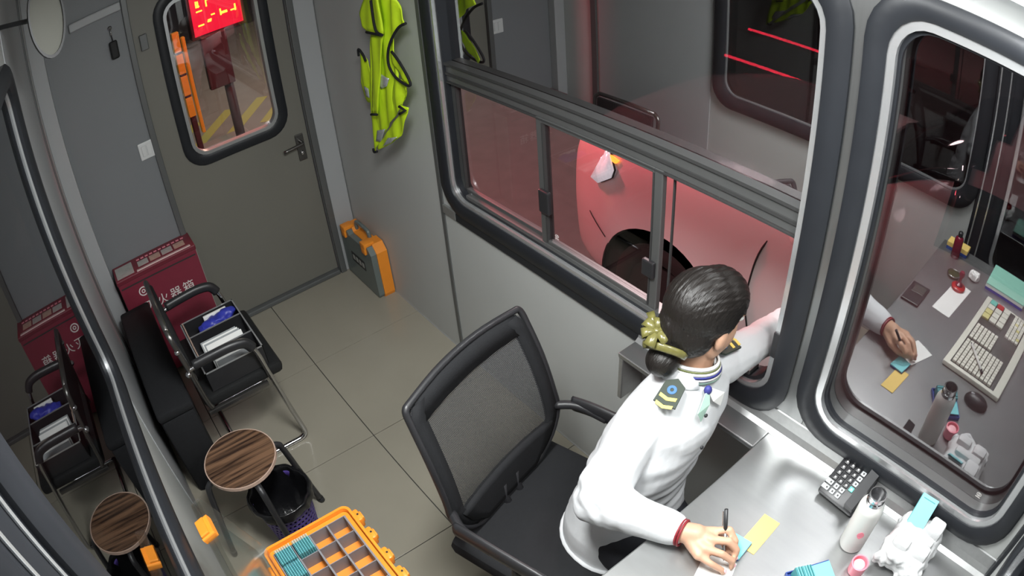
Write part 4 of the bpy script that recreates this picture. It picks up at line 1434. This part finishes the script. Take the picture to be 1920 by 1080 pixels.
for dx, mt in ((-.030, 'mint'), (.028, 'paper')):
    o = MB().add([kn + Vector((dx * .2 - .008, -.004, 0)), kn + Vector((dx * .2 + .008, -.004, 0)), kn + Vector((dx - .022, -.018, -.03)), kn + Vector((dx + .022, -.018, -.03)), kn + Vector((dx * 1.3, -.022, -.065))], [(0, 1, 3, 2), (2, 3, 4)]).build('scarf_tail', mt, sroot)
    o.modifiers.new('t', 'SOLIDIFY').thickness = .002


# epaulettes
def epaulette(n0, n1, lab):
    ax = (n1 - n0)
    L = ax.length
    ax.normalize()
    up_ = Vector((0, 0, 1)) - ax * ax.z
    up_.normalize()
    sdv = ax.cross(up_)
    T = Matrix((( ax.x, sdv.x, up_.x, n0.x), (ax.y, sdv.y, up_.y, n0.y), (ax.z, sdv.z, up_.z, n0.z), (0, 0, 0, 1)))
    pts = [(0.0, 0.0), (0.016, 0.026), (L, 0.029), (L, -0.029), (0.016, -0.026)]
    e = MB().prism(pts, 0.0, .0055, lambda a, b, d: tuple(T @ Vector((a, b, d)))).build('epaulette', 'epaulette', pe)
    MB().ring([(.034 + .012 * math.cos(k * PI / 8), .012 * math.sin(k * PI / 8)) for k in range(16)], [(.034 + .005 * math.cos(k * PI / 8), .005 * math.sin(k * PI / 8)) for k in range(16)], .0055, .007, lambda a, b, d: tuple(T @ Vector((a, b, d)))).build('emblem', 'emblem_blue', e)
    for x0 in (.050, .072):
        MB().prism([(x0, -.022), (x0 + .006, 0.0), (x0, .022), (x0 + .009, .022), (x0 + .015, 0), (x0 + .009, -.022)], .0055, .007, lambda a, b, d: tuple(T @ Vector((a, b, d)))).build('gold_bar', 'gold_bright', e)
    return e


epaulette(Vector((-0.276, -2.503, 1.055)), Vector((-0.345, -2.522, 1.032)), '')
epaulette(Vector((-0.135, -2.498, 1.050)), Vector((-0.060, -2.505, 1.040)), '')
for z, dy in ((.985, 0), (.90, -.02), (.80, .03)):
    MB().ball((-0.262 - (.985 - z) * .25, -2.590 + dy, z), .0055, .004, .0055).build('button', 'black_plastic', pe, True)
# bracelet
d = (RE - RW).normalized()
u_ = d.cross(Vector((0, 0, 1))).normalized()
v_ = d.cross(u_)
for k in range(2):
    MB().tube([RW + d * (-.004 - .007 * k) + u_ * .0325 * math.cos(t * PI / 12) + v_ * .0325 * math.sin(t * PI / 12) for t in range(24)], .0032, 6, closed=True).build('bracelet', 'red_string', pe, True)
# trousers and shoes
tr = MB()
tr.loft([torso_ring((-0.36, -2.435, .475), .168, .135), torso_ring((-0.36, -2.44, .56), .165, .125), torso_ring((-0.355, -2.445, .64), .13, .10)])
for k in range(2):
    tr.limb([HIP[k], KN[k], AN[k] + Vector((0, 0, .02))], [.092, .066, .055])
link('trousers', remeshed(tr, 'trousers', .008, 4), 'trousers', pe, True)
for k in range(2):
    m = MB().ball(AN[k] + Vector((0, -.06, -.062)), .042, .115, .036, n=18, m=10)
    m.bbox(AN[k].x - .04, AN[k].x + .04, AN[k].y - .165, AN[k].y + .045, 0.0, .018, .006)
    m.build('shoe', 'black_leather', pe, True)

# pen in her hand
pn = thing('pen', 'slim black and silver pen held in her right hand', 'pen', (-0.44, -2.83, 0.8))
p0, p1 = Vector((-0.432, -2.838, .7925)), Vector((-0.386, -2.778, .905))
MB().tube([p0.lerp(p1, .12), p0.lerp(p1, .55)], .0042, 10).build('barrel', 'pen_metal', pn, True)
MB().tube([p0.lerp(p1, .55), p0.lerp(p1, .58), p0.lerp(p1, 1)], [.0046, .0052, .0046], 10).build('cap', 'black_plastic', pn, True)
MB().tube([p0, p0.lerp(p1, .12)], [.0008, .004], 10).build('tip', 'stamp_knob', pn, True)
MB().tube([p0.lerp(p1, .97) + Vector((-.006, .004, 0)), p0.lerp(p1, .70) + Vector((-.006, .004, 0))], .0014, 6).build('clip', 'chrome', pn)

# ================================================================== THINGS ON THE DESK
ZD = 0.7905
slab('yellow_slip', 'pale yellow paper slip on the desk beside her hand', 'paper', 'yellow_paper', (-0.312, -2.853, ZD), 0.118, 0.050, 0.0015, math.radians(4))
bcd = thing('blue_card_pack', 'small pack of light blue cards under her fingertips', 'cards', (-0.38, -2.835, ZD))
for k in range(4):
    T = Matrix.Translation((-0.383, -2.836, ZD + .0018 + k * .0022)) @ Matrix.Rotation(math.radians(5 + k), 4, 'Z')
    MB().bbox(-.030, .030, -.026, .026, 0, .0018, .0004, T=T).build('card', 'blue_card' if k < 2 else 'cyan_card', bcd)
slab('white_form', 'white form lying under her writing hand', 'paper', 'paper', (-0.485, -2.850, ZD), 0.115, 0.085, 0.0012, math.radians(22))

# calculator leaning on the upstand
ca = thing('calculator', 'black desk calculator with grey keys leaning on the upstand', 'calculator', (-0.05, -2.945, ZD))
TA = Matrix.Translation((-0.110, -2.950, ZD + .004)) @ Matrix.Rotation(math.radians(-4), 4, 'Z') @ Matrix.Rotation(math.radians(-22), 4, 'Y') @ Matrix.Scale(1.14, 4)
# local: x away from the clerk's side (towards the wall), y along the wall
MB().bbox(0, 0.105, -0.056, 0.052, 0.0, 0.020, 0.006, T=TA).build('body', 'black_plastic', ca, 'auto')
mC = lambda a, b, d: tuple(TA @ Vector((a, b, d)))
dsp = MB().prism([(0.0, 0.0)] and [(-.054, .019), (-.054, .046), (-.030, .052), (-.030, .019)], 0.004, 0.104, lambda a, b, d: tuple(TA @ Vector((d, a, b)))).build('display_hood', 'black_plastic', ca)
MB().prism(rrect(0.014, 0.092, -0.0295, -0.0285, .0004), 0.024, 0.044, lambda a, b, d: tuple(TA @ Vector((a, b, d)))).build('display', 'screen_grey', ca)
for r in range(4):
    for c_ in range(6):
        if r == 3 and c_ in (0, 1):
            continue
        x = 0.010 + c_ * 0.0155
        y = 0.036 - r * 0.0175
        grey = (c_ <= 1) or (r == 3 and c_ > 2)
        mt = 'button_green' if (r, c_) == (3, 2) else ('button_grey' if grey else 'black_plastic')
        wid = .0125
        b_ = MB().bbox(x, x + wid, y - .006, y + .007, .0195, .0245, .0016, T=TA).build('button', mt, ca, 'auto')
        MB().box(x + .004, x + .0085, y - .002, y + .002, .0245, .0248, T=TA).build('digit', 'white_print' if mt != 'button_grey' else 'seam', b_)
for c_ in range(2):
    MB().bbox(0.010 + c_ * .0155, 0.0225 + c_ * .0155, 0.0415, 0.050, .0195, .0245, .0016, T=TA).build('button', 'button_grey', ca, 'auto')

# thermos bottle without its cap
bt = thing('thermos_bottle', 'open white thermos bottle with steel neck and pink mark', 'bottle', (-0.172, -3.062, ZD))
bcx, bcy = -0.172, -3.062
MB().lathe([(.030, 0), (.0345, .004), (.0350, .010), (.0350, .155), (.0335, .166), (.028, .176), (.0245, .180)], (bcx, bcy, ZD), 36).build('flask', 'bottle', bt, 'auto')
mb = MB()
pr_ = [(.0245, .178), (.0245, .190), (.0225, .192), (.0225, .204), (.0235, .206), (.0235, .209), (.0205, .209), (.0200, .150), (.001, .148)]
mb.lathe(pr_, (bcx, bcy, ZD), 36)
mb.build('steel_neck', 'chrome', bt, 'auto')
MB().lathe([(.001, .1805), (.0203, .1805), (.0203, .1835), (.001, .184)], (bcx, bcy, ZD), 24).build('inside_shade', 'black_plastic', bt)  # black disc painted in for the shade inside the open neck
vs, fs = [], []
for k in range(12):
    t = 2 * PI * k / 12
    an = math.radians(208) + .22 * math.cos(t) * (1 + .3 * math.cos(2 * t))
    vs.append((bcx + .0353 * math.cos(an), bcy + .0353 * math.sin(an), ZD + .085 + .014 * math.sin(t)))
fs = [tuple(range(12))]
o = MB().add(vs, fs).build('pink_mark', 'pink', bt)
o.modifiers.new('t', 'SOLIDIFY').thickness = .0006
cp = thing('bottle_cap', 'pink bottle cap lying upside down in front of the thermos', 'cap', (-0.232, -3.122, ZD))
MB().lathe([(.020, 0), (.0235, .003), (.0245, .034), (.0245, .037), (.0205, .038), (.0195, .024), (.001, .023)], (-0.232, -3.122, ZD), 32).build('shell', 'pink', cp, 'auto')
MB().lathe([(.001, .0235), (.0150, .0235), (.0165, .030), (.0120, .033), (.001, .0335)], (-0.232, -3.122, ZD), 28).build('stopper', 'pink_light', cp, 'auto')

# tissue holder: white fluffy box with tissues and a cyan card stuck in
th = thing('tissue_holder', 'white fluffy tissue holder standing by the window frame', 'tissue holder', (-0.1, -3.21, ZD))
mb = MB()
mb.bbox(-0.188, -0.022, -3.288, -3.142, ZD + .003, ZD + .085, .028)
for k in range(26):
    a = random.random()
    mb.ball((-0.190 + .004 * random.random(), -3.285 + .14 * a, ZD + .012 + .07 * random.random()), .009 + .004 * random.random(), n=8, m=6)
for k in range(10):
    mb.ball((-0.185 + .16 * random.random(), random.choice((-3.288, -3.142)), ZD + .014 + .05 * random.random()), .008, n=8, m=6)
me = remeshed(mb, 'holder', .005, 2)
nrm = [v.normal.copy() for v in me.vertices]
for v, vn in zip(me.vertices, nrm):
    v.co += vn * .004 * noise.noise(v.co * 70)
    v.co.z = max(v.co.z, ZD)
    v.co.x = min(v.co.x, -.010)
link('fluffy_body', me, 'tissue', th, True)
for (x0, x1, y0, y1, zz, rr) in ((-.165, -.125, -3.275, -3.225, .105, .1), (-.165, -.128, -3.212, -3.160, .102, -.08), (-.085, -.035, -3.275, -3.225, .112, .06), (-.12, -.09, -3.27, -3.17, .100, .0)):
    T = Matrix.Translation(((x0 + x1) / 2, (y0 + y1) / 2, ZD + .06)) @ Matrix.Rotation(rr, 4, 'Y')
    MB().bbox(-(x1 - x0) / 2, (x1 - x0) / 2, -(y1 - y0) / 2, (y1 - y0) / 2, 0, zz - .06, .010, T=T).build('tissue_pack', 'tissue', th, 'auto')
tcd = thing('cyan_card', 'cyan card stuck upright in the fluffy tissue holder', 'card', (-0.05, -3.185, 0.88))
TK = Matrix.Translation((-0.088, -3.190, .868)) @ Matrix.Rotation(math.radians(3), 4, 'Z') @ Matrix.Rotation(math.radians(-40), 4, 'Y')
MB().bbox(0.0, 0.092, -.027, .027, 0, .0012, .0004, T=TK).build('card_face', 'cyan_card', tcd)
MB().box(0.080, 0.083, -.020, .020, .0012, .0016, T=TK).build('card_print', 'cyan_edge', tcd)
MB().bbox(0.0, 0.090, -.025, .029, -.004, -.002, .0004, T=TK).build('second_card', 'cyan_edge', tcd)

# blue box of cyan cards at the lower edge of the picture
bx_ = thing('card_box', 'blue box holding turquoise cards near the pink cap', 'card box', (-0.30, -3.05, ZD))
TX = Matrix.Translation((-0.338, -3.052, ZD)) @ Matrix.Rotation(math.radians(-33), 4, 'Z')
for q in ((-.060, .060, -.048, -.045), (-.060, .060, .045, .048)):
    MB().bbox(q[0], q[1], q[2], q[3], 0.0, .014, .001, T=TX).build('wall', 'blue_card', bx_)
for q in ((-.060, -.057, -.045, .045), (.057, .060, -.045, .045)):
    MB().bbox(q[0], q[1], q[2], q[3], 0.0, .014, .001, T=TX).build('wall', 'blue_card', bx_)
MB().bbox(-.057, .057, -.045, .045, 0, .003, .0005, T=TX).build('bottom', 'blue_card', bx_)
for k in range(11):
    MB().bbox(-.050 + k * .0042, -.0478 + k * .0042, -.040, .040, .003, .034 + .001 * (k % 3), .0004, T=TX @ Matrix.Rotation(.15, 4, 'Y')).build('card', 'cyan_card' if k % 2 else 'cyan_edge', bx_)
MB().bbox(0.0, .056, -.041, .041, .020, .0225, .0006, T=TX).build('flat_card', 'cyan_card', bx_)

# ------------------------------------------------------------------ things at the near end of the desk, seen mirrored in the window
kb = thing('cash_keyboard', 'cream cash desk keyboard with green and red keys, mirrored in the window', 'keyboard', (-0.75, -3.09, ZD))
TKb = Matrix.Translation((-0.760, -3.100, ZD)) @ Matrix.Rotation(math.radians(3), 4, 'Z')
MB().bbox(-.265, .255, -.140, .130, 0, .020, .006, T=TKb).build('case', 'key_cream', kb, 'auto')
MB().bbox(-.250, .240, -.105, .105, .0195, .0215, .001, T=TKb).build('key_bed', 'screen_grey', kb)
key = MB().bbox(-.0078, .0078, -.0078, .0078, 0, .010, .002).mesh('key')
key.materials.append(MATS['key_cream'])
keyb = MB().bbox(-.0165, .0165, -.0165, .0165, 0, .010, .002).mesh('key_large')
keyb.materials.append(MATS['key_cream'])


def put_key(me_, x, y, mat=None):
    o = bpy.data.objects.new('key', me_ if mat is None else me_.copy())
    if mat:
        o.data.materials.clear()
        o.data.materials.append(MATS[mat])
    C.objects.link(o)
    o.parent = kb
    o.matrix_parent_inverse = parent_world(kb).inverted()
    o.matrix_basis = TKb @ Matrix.Translation((x, y, .0212))


for r in range(4):
    for c_ in range(3):
        mt = None
        if r == 0:
            mt = ('button_green', 'stamp_red', None)[c_]
        elif c_ == 0 and r > 1:
            mt = 'key_yellow'
        put_key(keyb, -.225 + r * .037, .085 - c_ * .037, mt)
for r in range(4):
    for c_ in range(10):
        put_key(key, -.235 + c_ * .0175 + .0 * r, -.040 - r * .0175, 'key_yellow' if (r * c_) % 7 == 3 else None)
for r in range(10):
    for c_ in range(9):
        put_key(key, -.045 + c_ * .0175 + .135, .090 - r * .0185)
for r in range(6):
    for c_ in range(6):
        put_key(key, -.060 + c_ * .0175 + .03, .090 - r * .0185)
# stamp on its red pad
sp = thing('rubber_stamp', 'dark red knob stamp standing on a red ink pad', 'stamp', (-0.985, -2.845, ZD))
MB().lathe([(.030, 0), (.033, .004), (.033, .012), (.028, .016), (.001, .017)], (-0.985, -2.845, ZD + .0005), 28).build('ink_pad', 'stamp_red', sp, 'auto')
MB().lathe([(.018, .017), (.018, .022), (.007, .030), (.0065, .050), (.012, .058), (.014, .068), (.010, .078), (.001, .081)], (-0.985, -2.845, ZD), 24).build('knob', 'stamp_knob', sp, 'auto')
il = thing('ink_pad_lid', 'round dark green glass lid lying beside the stamp', 'lid', (-1.05, -2.80, ZD))
M('lid_green', (0.05, 0.07, 0.03), 0.1, 0.2)
MB().lathe([(.026, 0), (.031, .003), (.031, .010), (.027, .012), (.001, .010)], (-1.055, -2.795, ZD), 28).build('dish', 'lid_green', il, 'auto')
MB().tube([(-1.055 + .030 * math.cos(k * PI / 14), -2.795 + .030 * math.sin(k * PI / 14), ZD + .011) for k in range(28)], .0022, 6, closed=True).build('rim', 'chrome', il, True)
slab('stamp_sheet', 'white sheet of paper under the stamp', 'paper', 'paper', (-0.90, -2.850, ZD - .0004), 0.25, 0.085, 0.0008, math.radians(5))
bp_ = thing('black_scanner_pad', 'flat black pad on the desk edge right of the clerk', 'pad', (-0.78, -2.72, ZD))
MB().bbox(-0.86, -0.72, -2.752, -2.672, ZD, ZD + .010, .003).build('pad', 'black_plastic', bp_)
MB().bbox(-0.845, -0.79, -2.742, -2.690, ZD + .010, ZD + .0115, .0005).build('window', 'screen_grey', bp_)
gb = thing('glue_bottle', 'dark red plastic bottle standing by the left window', 'bottle', (-1.20, -2.75, ZD))
MB().lathe([(.020, 0), (.022, .003), (.022, .085), (.018, .095), (.012, .100), (.001, .101)], (-1.20, -2.75, ZD), 24).build('bottle', 'stamp_knob', gb, 'auto')
MB().lathe([(.012, .100), (.012, .118), (.008, .122), (.001, .123)], (-1.20, -2.75, ZD), 20).build('cap', 'black_plastic', gb, 'auto')
tk = thing('ticket_stack', 'stack of yellow and blue tickets by the left window', 'tickets', (-1.25, -2.73, ZD))
for k in range(7):
    MB().bbox(-1.29, -1.232, -2.80, -2.69, ZD + k * .005, ZD + k * .005 + .0042, .0006, T=None).build('ticket_block', 'yellow_paper' if k > 2 else 'blue_card', tk)
gp = thing('green_pad', 'mint green paper pad at the back of the desk', 'pad', (-1.2, -3.03, ZD))
for k in range(5):
    MB().bbox(-1.28, -1.10, -3.16, -2.95, ZD + k * .006, ZD + .0055 + k * .006, .0008).build('sheet_block', 'green_paper' if k == 4 else ('blue_item' if k < 2 else 'paper'), gp)
ct = thing('crumpled_tissue', 'crumpled white tissue beside the stamp', 'tissue', (-1.12, -2.885, ZD))
mb = MB().ball((-1.115, -2.885, ZD + .016), .030, .026, .016, n=24, m=16)
me = mb.mesh('crumple')
for v in me.vertices:
    v.co += Vector((noise.noise(v.co * 60), noise.noise(v.co * 65 + Vector((4, 0, 0))), noise.noise(v.co * 70 + Vector((0, 7, 0))))) * .014
    v.co.z = max(v.co.z, ZD)
link('crumple', me, 'paper', ct)
pen2 = thing('white_pen', 'white pen lying across the keyboard', 'pen', (-0.60, -3.08, ZD + .032))
q0, q1 = Vector((-0.66, -3.02, ZD + .038)), Vector((-0.54, -3.12, ZD + .038))
MB().tube([q0.lerp(q1, .08), q0.lerp(q1, .9)], .005, 10).build('barrel', 'bottle', pen2, True)
MB().tube([q0, q0.lerp(q1, .08)], [.001, .0045], 10).build('tip', 'pen_metal', pen2, True)
MB().tube([q0.lerp(q1, .9), q1], [.0055, .0045], 10).build('button', 'black_plastic', pen2, True)
ms = thing('computer_mouse', 'dark computer mouse on the desk between the keyboard and the cards', 'mouse', (-0.42, -3.12, ZD))
mb = MB().ball((-0.430, -3.150, ZD + .006), .032, .052, .030, n=24, m=14)
me = mb.mesh('shell')
for v in me.vertices:
    v.co.z = max(v.co.z, ZD)
link('shell', me, 'black_plastic', ms, True)
MB().tube([(-0.430, -3.118, ZD + .029), (-0.430, -3.132, ZD + .033)], .004, 8).build('wheel', 'button_grey', ms, True)

# ================================================================== OUTSIDE
ZG = -0.27
gr = MB().box(-14, 14, -14, 16, ZG - .05, ZG).build('ground', 'asphalt')
gr['kind'] = 'structure'
gr['label'] = 'dark asphalt of the toll lane'
isl = struct(MB().bbox(-1.75, 0.28, -7.0, 3.2, ZG, -0.105, 0.02).build('island_kerb', 'concrete'), 'raised concrete island that carries the booth')
for k in range(3):
    MB().bbox(0.10, 0.27, -6.6 + k * 3.2, -4.6 + k * 3.2, -0.1048, -0.1035, 0.0004).build('kerb_stripe', 'chevron', isl)
MB().box(-2.5, 3.0, 3.25, 9.0, ZG, ZG + .004).build('apron', 'concrete', gr)
gr['kind'] = 'structure'
# yellow chevrons on the ground behind the door
for k in range(6):
    x = -0.75 + k * 0.42
    MB().bbox(-.07, .07, -.55, .55, 0, .003, .001, T=Matrix.Translation((x, 3.95, ZG + .004)) @ Matrix.Rotation(math.radians(-38), 4, 'Z')).build('chevron_stripe', 'chevron', gr)

# car
car = thing('car', 'white car lit red, stopped beside the sliding window', 'car', (1.75, -3.0, ZG))
CXS, CW = 0.86, 1.76


def sect(y):
    """cross-section (u inward from the near side, z above ground) at lengthwise position y"""
    f = max(0.0, (y + 1.25) / 0.55)                # 0 .. 1 towards the nose (y from -1.25 to -0.70)
    r = max(0.0, (-4.3 - y) / 0.6)
    pin = 0.16 * f ** 2.2 + 0.10 * r ** 2           # plan rounding of the corners
    drop = 0.08 * f ** 1.6
    ht = 1.13 - drop - (0.05 * max(0, (y + 2.0)) if y > -2.0 else 0)
    cab = 0.0
    if y < -2.05:
        cab = min(1, (-2.05 - y) / 0.75)
    if y < -4.1:
        cab = max(0, 1 - (-4.1 - y) / 0.8)
    cab = cab * cab * (3 - 2 * cab)
    P = [(0.10 + pin, 0.20), (0.03 + pin, 0.27), (0.015 + pin, 0.42), (0.0 + pin, 0.62), (0.012 + pin, 0.80), (0.022 + pin, ht - .13), (0.05 + pin, ht - .05), (0.10 + pin, ht - .01), (0.20 + pin, ht + .012 + .10 * cab), (0.30 + pin * .8, ht + .025 + .44 * cab), (0.50, ht + .04 + .50 * cab), (0.88, ht + .05 + .52 * cab)]
    return P


ysn = [-0.70, -0.74, -0.80, -0.88, -0.98, -1.10, -1.25, -1.45, -1.65, -1.85, -2.05, -2.2, -2.4, -2.6, -2.8, -3.1, -3.5, -3.9, -4.1, -4.3, -4.5, -4.7, -4.9]
rings = []
for y in ysn:
    P = sect(y)
    near = [Vector((CXS + u, y, ZG + z)) for u, z in P]
    far = [Vector((CXS + CW - u, y, ZG + z)) for u, z in reversed(P[:-1])]
    rings.append(near + far)
cm = MB().loft(rings).mesh('car_body')
cm.materials.append(MATS['car_paint'])
co = bpy.data.objects.new('car_body_raw', cm)
C.objects.link(co)
sb_ = co.modifiers.new('s', 'SUBSURF')
sb_.levels = 2
cutm = MB()
WY = (-1.46, -4.05)
for wy in WY:
    cutm.lathe([(.395, -0.4), (.395, .28)], n=48, T=Matrix.Translation((CXS, wy, ZG + .335)) @ Matrix.Rotation(PI / 2, 4, 'Y'))
cut = bpy.data.objects.new('cut', cutm.mesh('cut'))
C.objects.link(cut)
bo = co.modifiers.new('b', 'BOOLEAN')
bo.object = cut
bo.operation = 'DIFFERENCE'
bo.solver = 'EXACT'
dg = bpy.context.evaluated_depsgraph_get()
cbm = bpy.data.meshes.new_from_object(co.evaluated_get(dg))
bpy.data.objects.remove(co)
bpy.data.objects.remove(cut)
cbm.name = 'body'
link('body', cbm, 'car_paint', car, 'auto')
for wy in WY:
    TW = Matrix.Translation((CXS + .135, wy, ZG + .335)) @ Matrix.Rotation(PI / 2, 4, 'Y')
    MB().lathe([(.385, -.10), (.392, -.115), (.400, -.115), (.400, -.10)], n=48, T=TW).build('arch_lip', 'tyre', car, 'auto')
    MB().lathe([(.001, .12), (.39, .12), (.39, .125), (.001, .125)], n=36, T=TW).build('arch_liner', 'tyre', car)
    wh = MB().lathe([(.20, -.095), (.225, -.105), (.30, -.105), (.328, -.085), (.335, -.06), (.335, .08), (.30, .10), (.20, .10)], n=48, T=TW).build('wheel', 'tyre', car, 'auto')
    mb = MB().lathe([(.19, -.085), (.215, -.098), (.218, -.09), (.200, -.03), (.19, -.02)], n=40, T=TW)
    mb.build('rim', 'rim', wh, 'auto')
    for k in range(5):
        a = 2 * PI * k / 5
        T = TW @ Matrix.Rotation(a, 4, 'Z')
        MB().bbox(.03, .200, -.028, .028, -.088, -.066, .006, T=T).build('spoke', 'rim', wh)
    MB().lathe([(.001, -.092), (.04, -.092), (.045, -.07), (.001, -.07)], n=24, T=TW).build('hub', 'rim', wh, 'auto')


def on_side(y, z, off=0.0):
    P = sect(y)
    zz = z - ZG
    for (u0, z0), (u1, z1) in zip(P, P[1:]):
        if z0 <= zz <= z1:
            return Vector((CXS + u0 + (u1 - u0) * (zz - z0) / (z1 - z0) - off, y, z))
    return Vector((CXS + P[-1][0], y, z))


# headlight wrapped over the corner of the wing
hl = [(-1.085, .818), (-1.040, .70), (-0.985, .575), (-1.05, .575), (-1.135, .635), (-1.150, .68), (-1.112, .722), (-1.080, .755)]
cen = on_side(-1.06, .65, .018)
vs = [cen] + [on_side(a, b, .006) for a, b in hl]
MB().add(vs, [(0, 1 + k, 1 + (k + 1) % len(hl)) for k in range(len(hl))]).build('headlamp', 'headlamp', car, True).modifiers.new('t', 'SOLIDIFY').thickness = .02
tn = [(-1.10, .738), (-1.162, .732), (-1.145, .712), (-1.095, .716)]
MB().add([on_side(a, b, .012) for a, b in tn], [(0, 1, 2, 3)]).build('turn_signal', 'amber', car).modifiers.new('t', 'SOLIDIFY').thickness = .012
MB().tube([on_side(a, b, .004) for a, b in hl], .006, 6, closed=True).build('lamp_edge', 'seam', car, True)
MB().tube(smooth_path([on_side(a, b, .001) for a, b in ((-2.092, .83), (-2.012, .66), (-1.982, .50), (-1.985, .36), (-2.015, .22), (-2.05, .05))], 5), .0045, 6).build('door_seam', 'seam', car, True)
MB().tube([on_side(-0.95 - .02 * k, .36 - .012 * k, .001) for k in range(8)], .003, 6).build('bumper_seam', 'seam', car, True)
MB().tube([on_side(y, ZG + sect(y)[6][1] - .004, .001) for y in (-1.10, -1.2, -1.35, -1.5, -1.65)], .0035, 6).build('bonnet_seam', 'seam', car, True)
# windscreen and side glass follow the body shell
def glazing(name, test):
    vs, fs, idx = [], [], {}
    for p in cbm.polygons:
        c, n = p.center, p.normal
        if not test(c.x - (CXS + CW / 2), c.y, c.z - ZG, n):
            continue
        f = []
        for vi in p.vertices:
            if vi not in idx:
                idx[vi] = len(vs)
                vs.append(cbm.vertices[vi].co + cbm.vertices[vi].normal * .006)
            f.append(idx[vi])
        fs.append(f)
    if fs:
        MB().add(vs, fs).build(name, 'car_glass', car, True).modifiers.new('t', 'SOLIDIFY').thickness = .004


glazing('windscreen', lambda x, y, z, n: -2.86 < y < -2.14 and z > 1.20 and abs(x) < .60 and n.y > .12)
glazing('side_window', lambda x, y, z, n: -4.0 < y < -2.72 and 1.22 < z < 1.50 and n.x < -.35)
glazing('side_window', lambda x, y, z, n: -4.0 < y < -2.72 and 1.22 < z < 1.50 and n.x > .35)
# nose: grille, lower intake and the far headlamp
MB().bbox(CXS + .52, CXS + CW - .52, -0.735, -0.685, ZG + .62, ZG + .80, .015).build('grille', 'tyre', car)
for k in range(4):
    MB().bbox(CXS + .54, CXS + CW - .54, -0.690, -0.680, ZG + .635 + k * .042, ZG + .648 + k * .042, .003).build('grille_bar', 'chrome', car)
MB().bbox(CXS + .45, CXS + CW - .45, -0.735, -0.682, ZG + .30, ZG + .44, .015).build('lower_intake', 'tyre', car)
vs = [Vector((2 * CXS + CW - v.x, v.y, v.z)) for v in ([cen] + [on_side(a_, b_, .006) for a_, b_ in hl])]
MB().add(vs, [(0, 1 + k, 1 + (k + 1) % len(hl)) for k in range(len(hl))]).build('headlamp', 'headlamp', car, True).modifiers.new('t', 'SOLIDIFY').thickness = .02
mr = MB().ball((CXS - .06, -2.235, ZG + 1.14), .075, .055, .060, n=20, m=12).build('wing_mirror', 'car_paint', car, True)
MB().tube([(CXS + .06, -2.235, ZG + 1.06), (CXS - .02, -2.235, ZG + 1.09)], .018, 8).build('mirror_arm', 'tyre', mr, True)

# made-up rail with glowing tubes in place of red reflections in the windscreen
gt = thing('windscreen_glints', 'two made-up glowing red tubes standing in for windscreen reflections', 'lights', (3.3, -1.0, ZG))
MB().bbox(3.28, 3.36, -0.15, -0.08, ZG, 1.0, .006).build('post', 'post_dark', gt)
MB().bbox(3.28, 3.36, -1.75, -1.68, ZG, 1.0, .006).build('post', 'post_dark', gt)
MB().tube([(3.26, -0.10, .515), (3.26, -1.02, .515)], .012, 8).build('glint_tube', 'glint_red', gt, True)
MB().tube([(3.26, -0.32, .80), (3.26, -1.00, .80)], .010, 8).build('glint_tube', 'glint_red', gt, True)
MB().bbox(3.265, 3.30, -1.80, -0.05, .47, .495, .004).build('rail', 'post_dark', gt)
MB().bbox(3.265, 3.30, -1.80, -0.05, .76, .785, .004).build('rail', 'post_dark', gt)
# red LED board behind the door
lb_ = thing('led_board', 'red LED board with yellow characters behind the door window', 'sign', (0.1, 2.7, ZG))
MB().bbox(-0.16, 0.36, 2.62, 2.74, 1.04, 1.85, .01).build('cabinet', 'post_dark', lb_)
MB().box(-0.13, 0.33, 2.610, 2.619, 1.07, 1.82).build('screen', 'led_red', lb_)
for r in range(4):
    for k in range(4):
        for j in range(4):
            if random.random() < .72:
                x = -0.11 + k * .11 + random.random() * .05
                z = 1.12 + r * .165 + random.random() * .10
                wdt, hgt = random.choice(((.055, .012), (.012, .06), (.035, .012), (.012, .04)))
                MB().box(x, x + wdt, 2.604, 2.611, z, z + hgt).build('led_stroke', 'led_yellow', lb_)
MB().tube([(0.10, 2.68, ZG), (0.10, 2.68, 1.04)], .045, 14).build('mast', 'post_dark', lb_, True)
MB().bbox(-0.10, 0.14, 2.55, 2.62, 0.56, 1.06, .01).build('control_box', 'post_dark', lb_)
wp = thing('warning_post', 'yellow and dark striped warning post behind the door', 'post', (-0.28, 2.2, ZG))
MB().bbox(-0.40, -0.35, 2.175, 2.225, -0.1045, 1.20, .01).build('post', 'post_dark', wp)
for k in range(4):
    MB().bbox(-0.405, -0.345, 2.17, 2.23, 0.52 + k * .19, 0.69 + k * .19, .004).build('stripe', 'warning_yellow', wp)
MB().bbox(-0.33, -0.30, 2.17, 2.23, 0.35, 1.20, .006).build('guard', 'warning_yellow', wp)
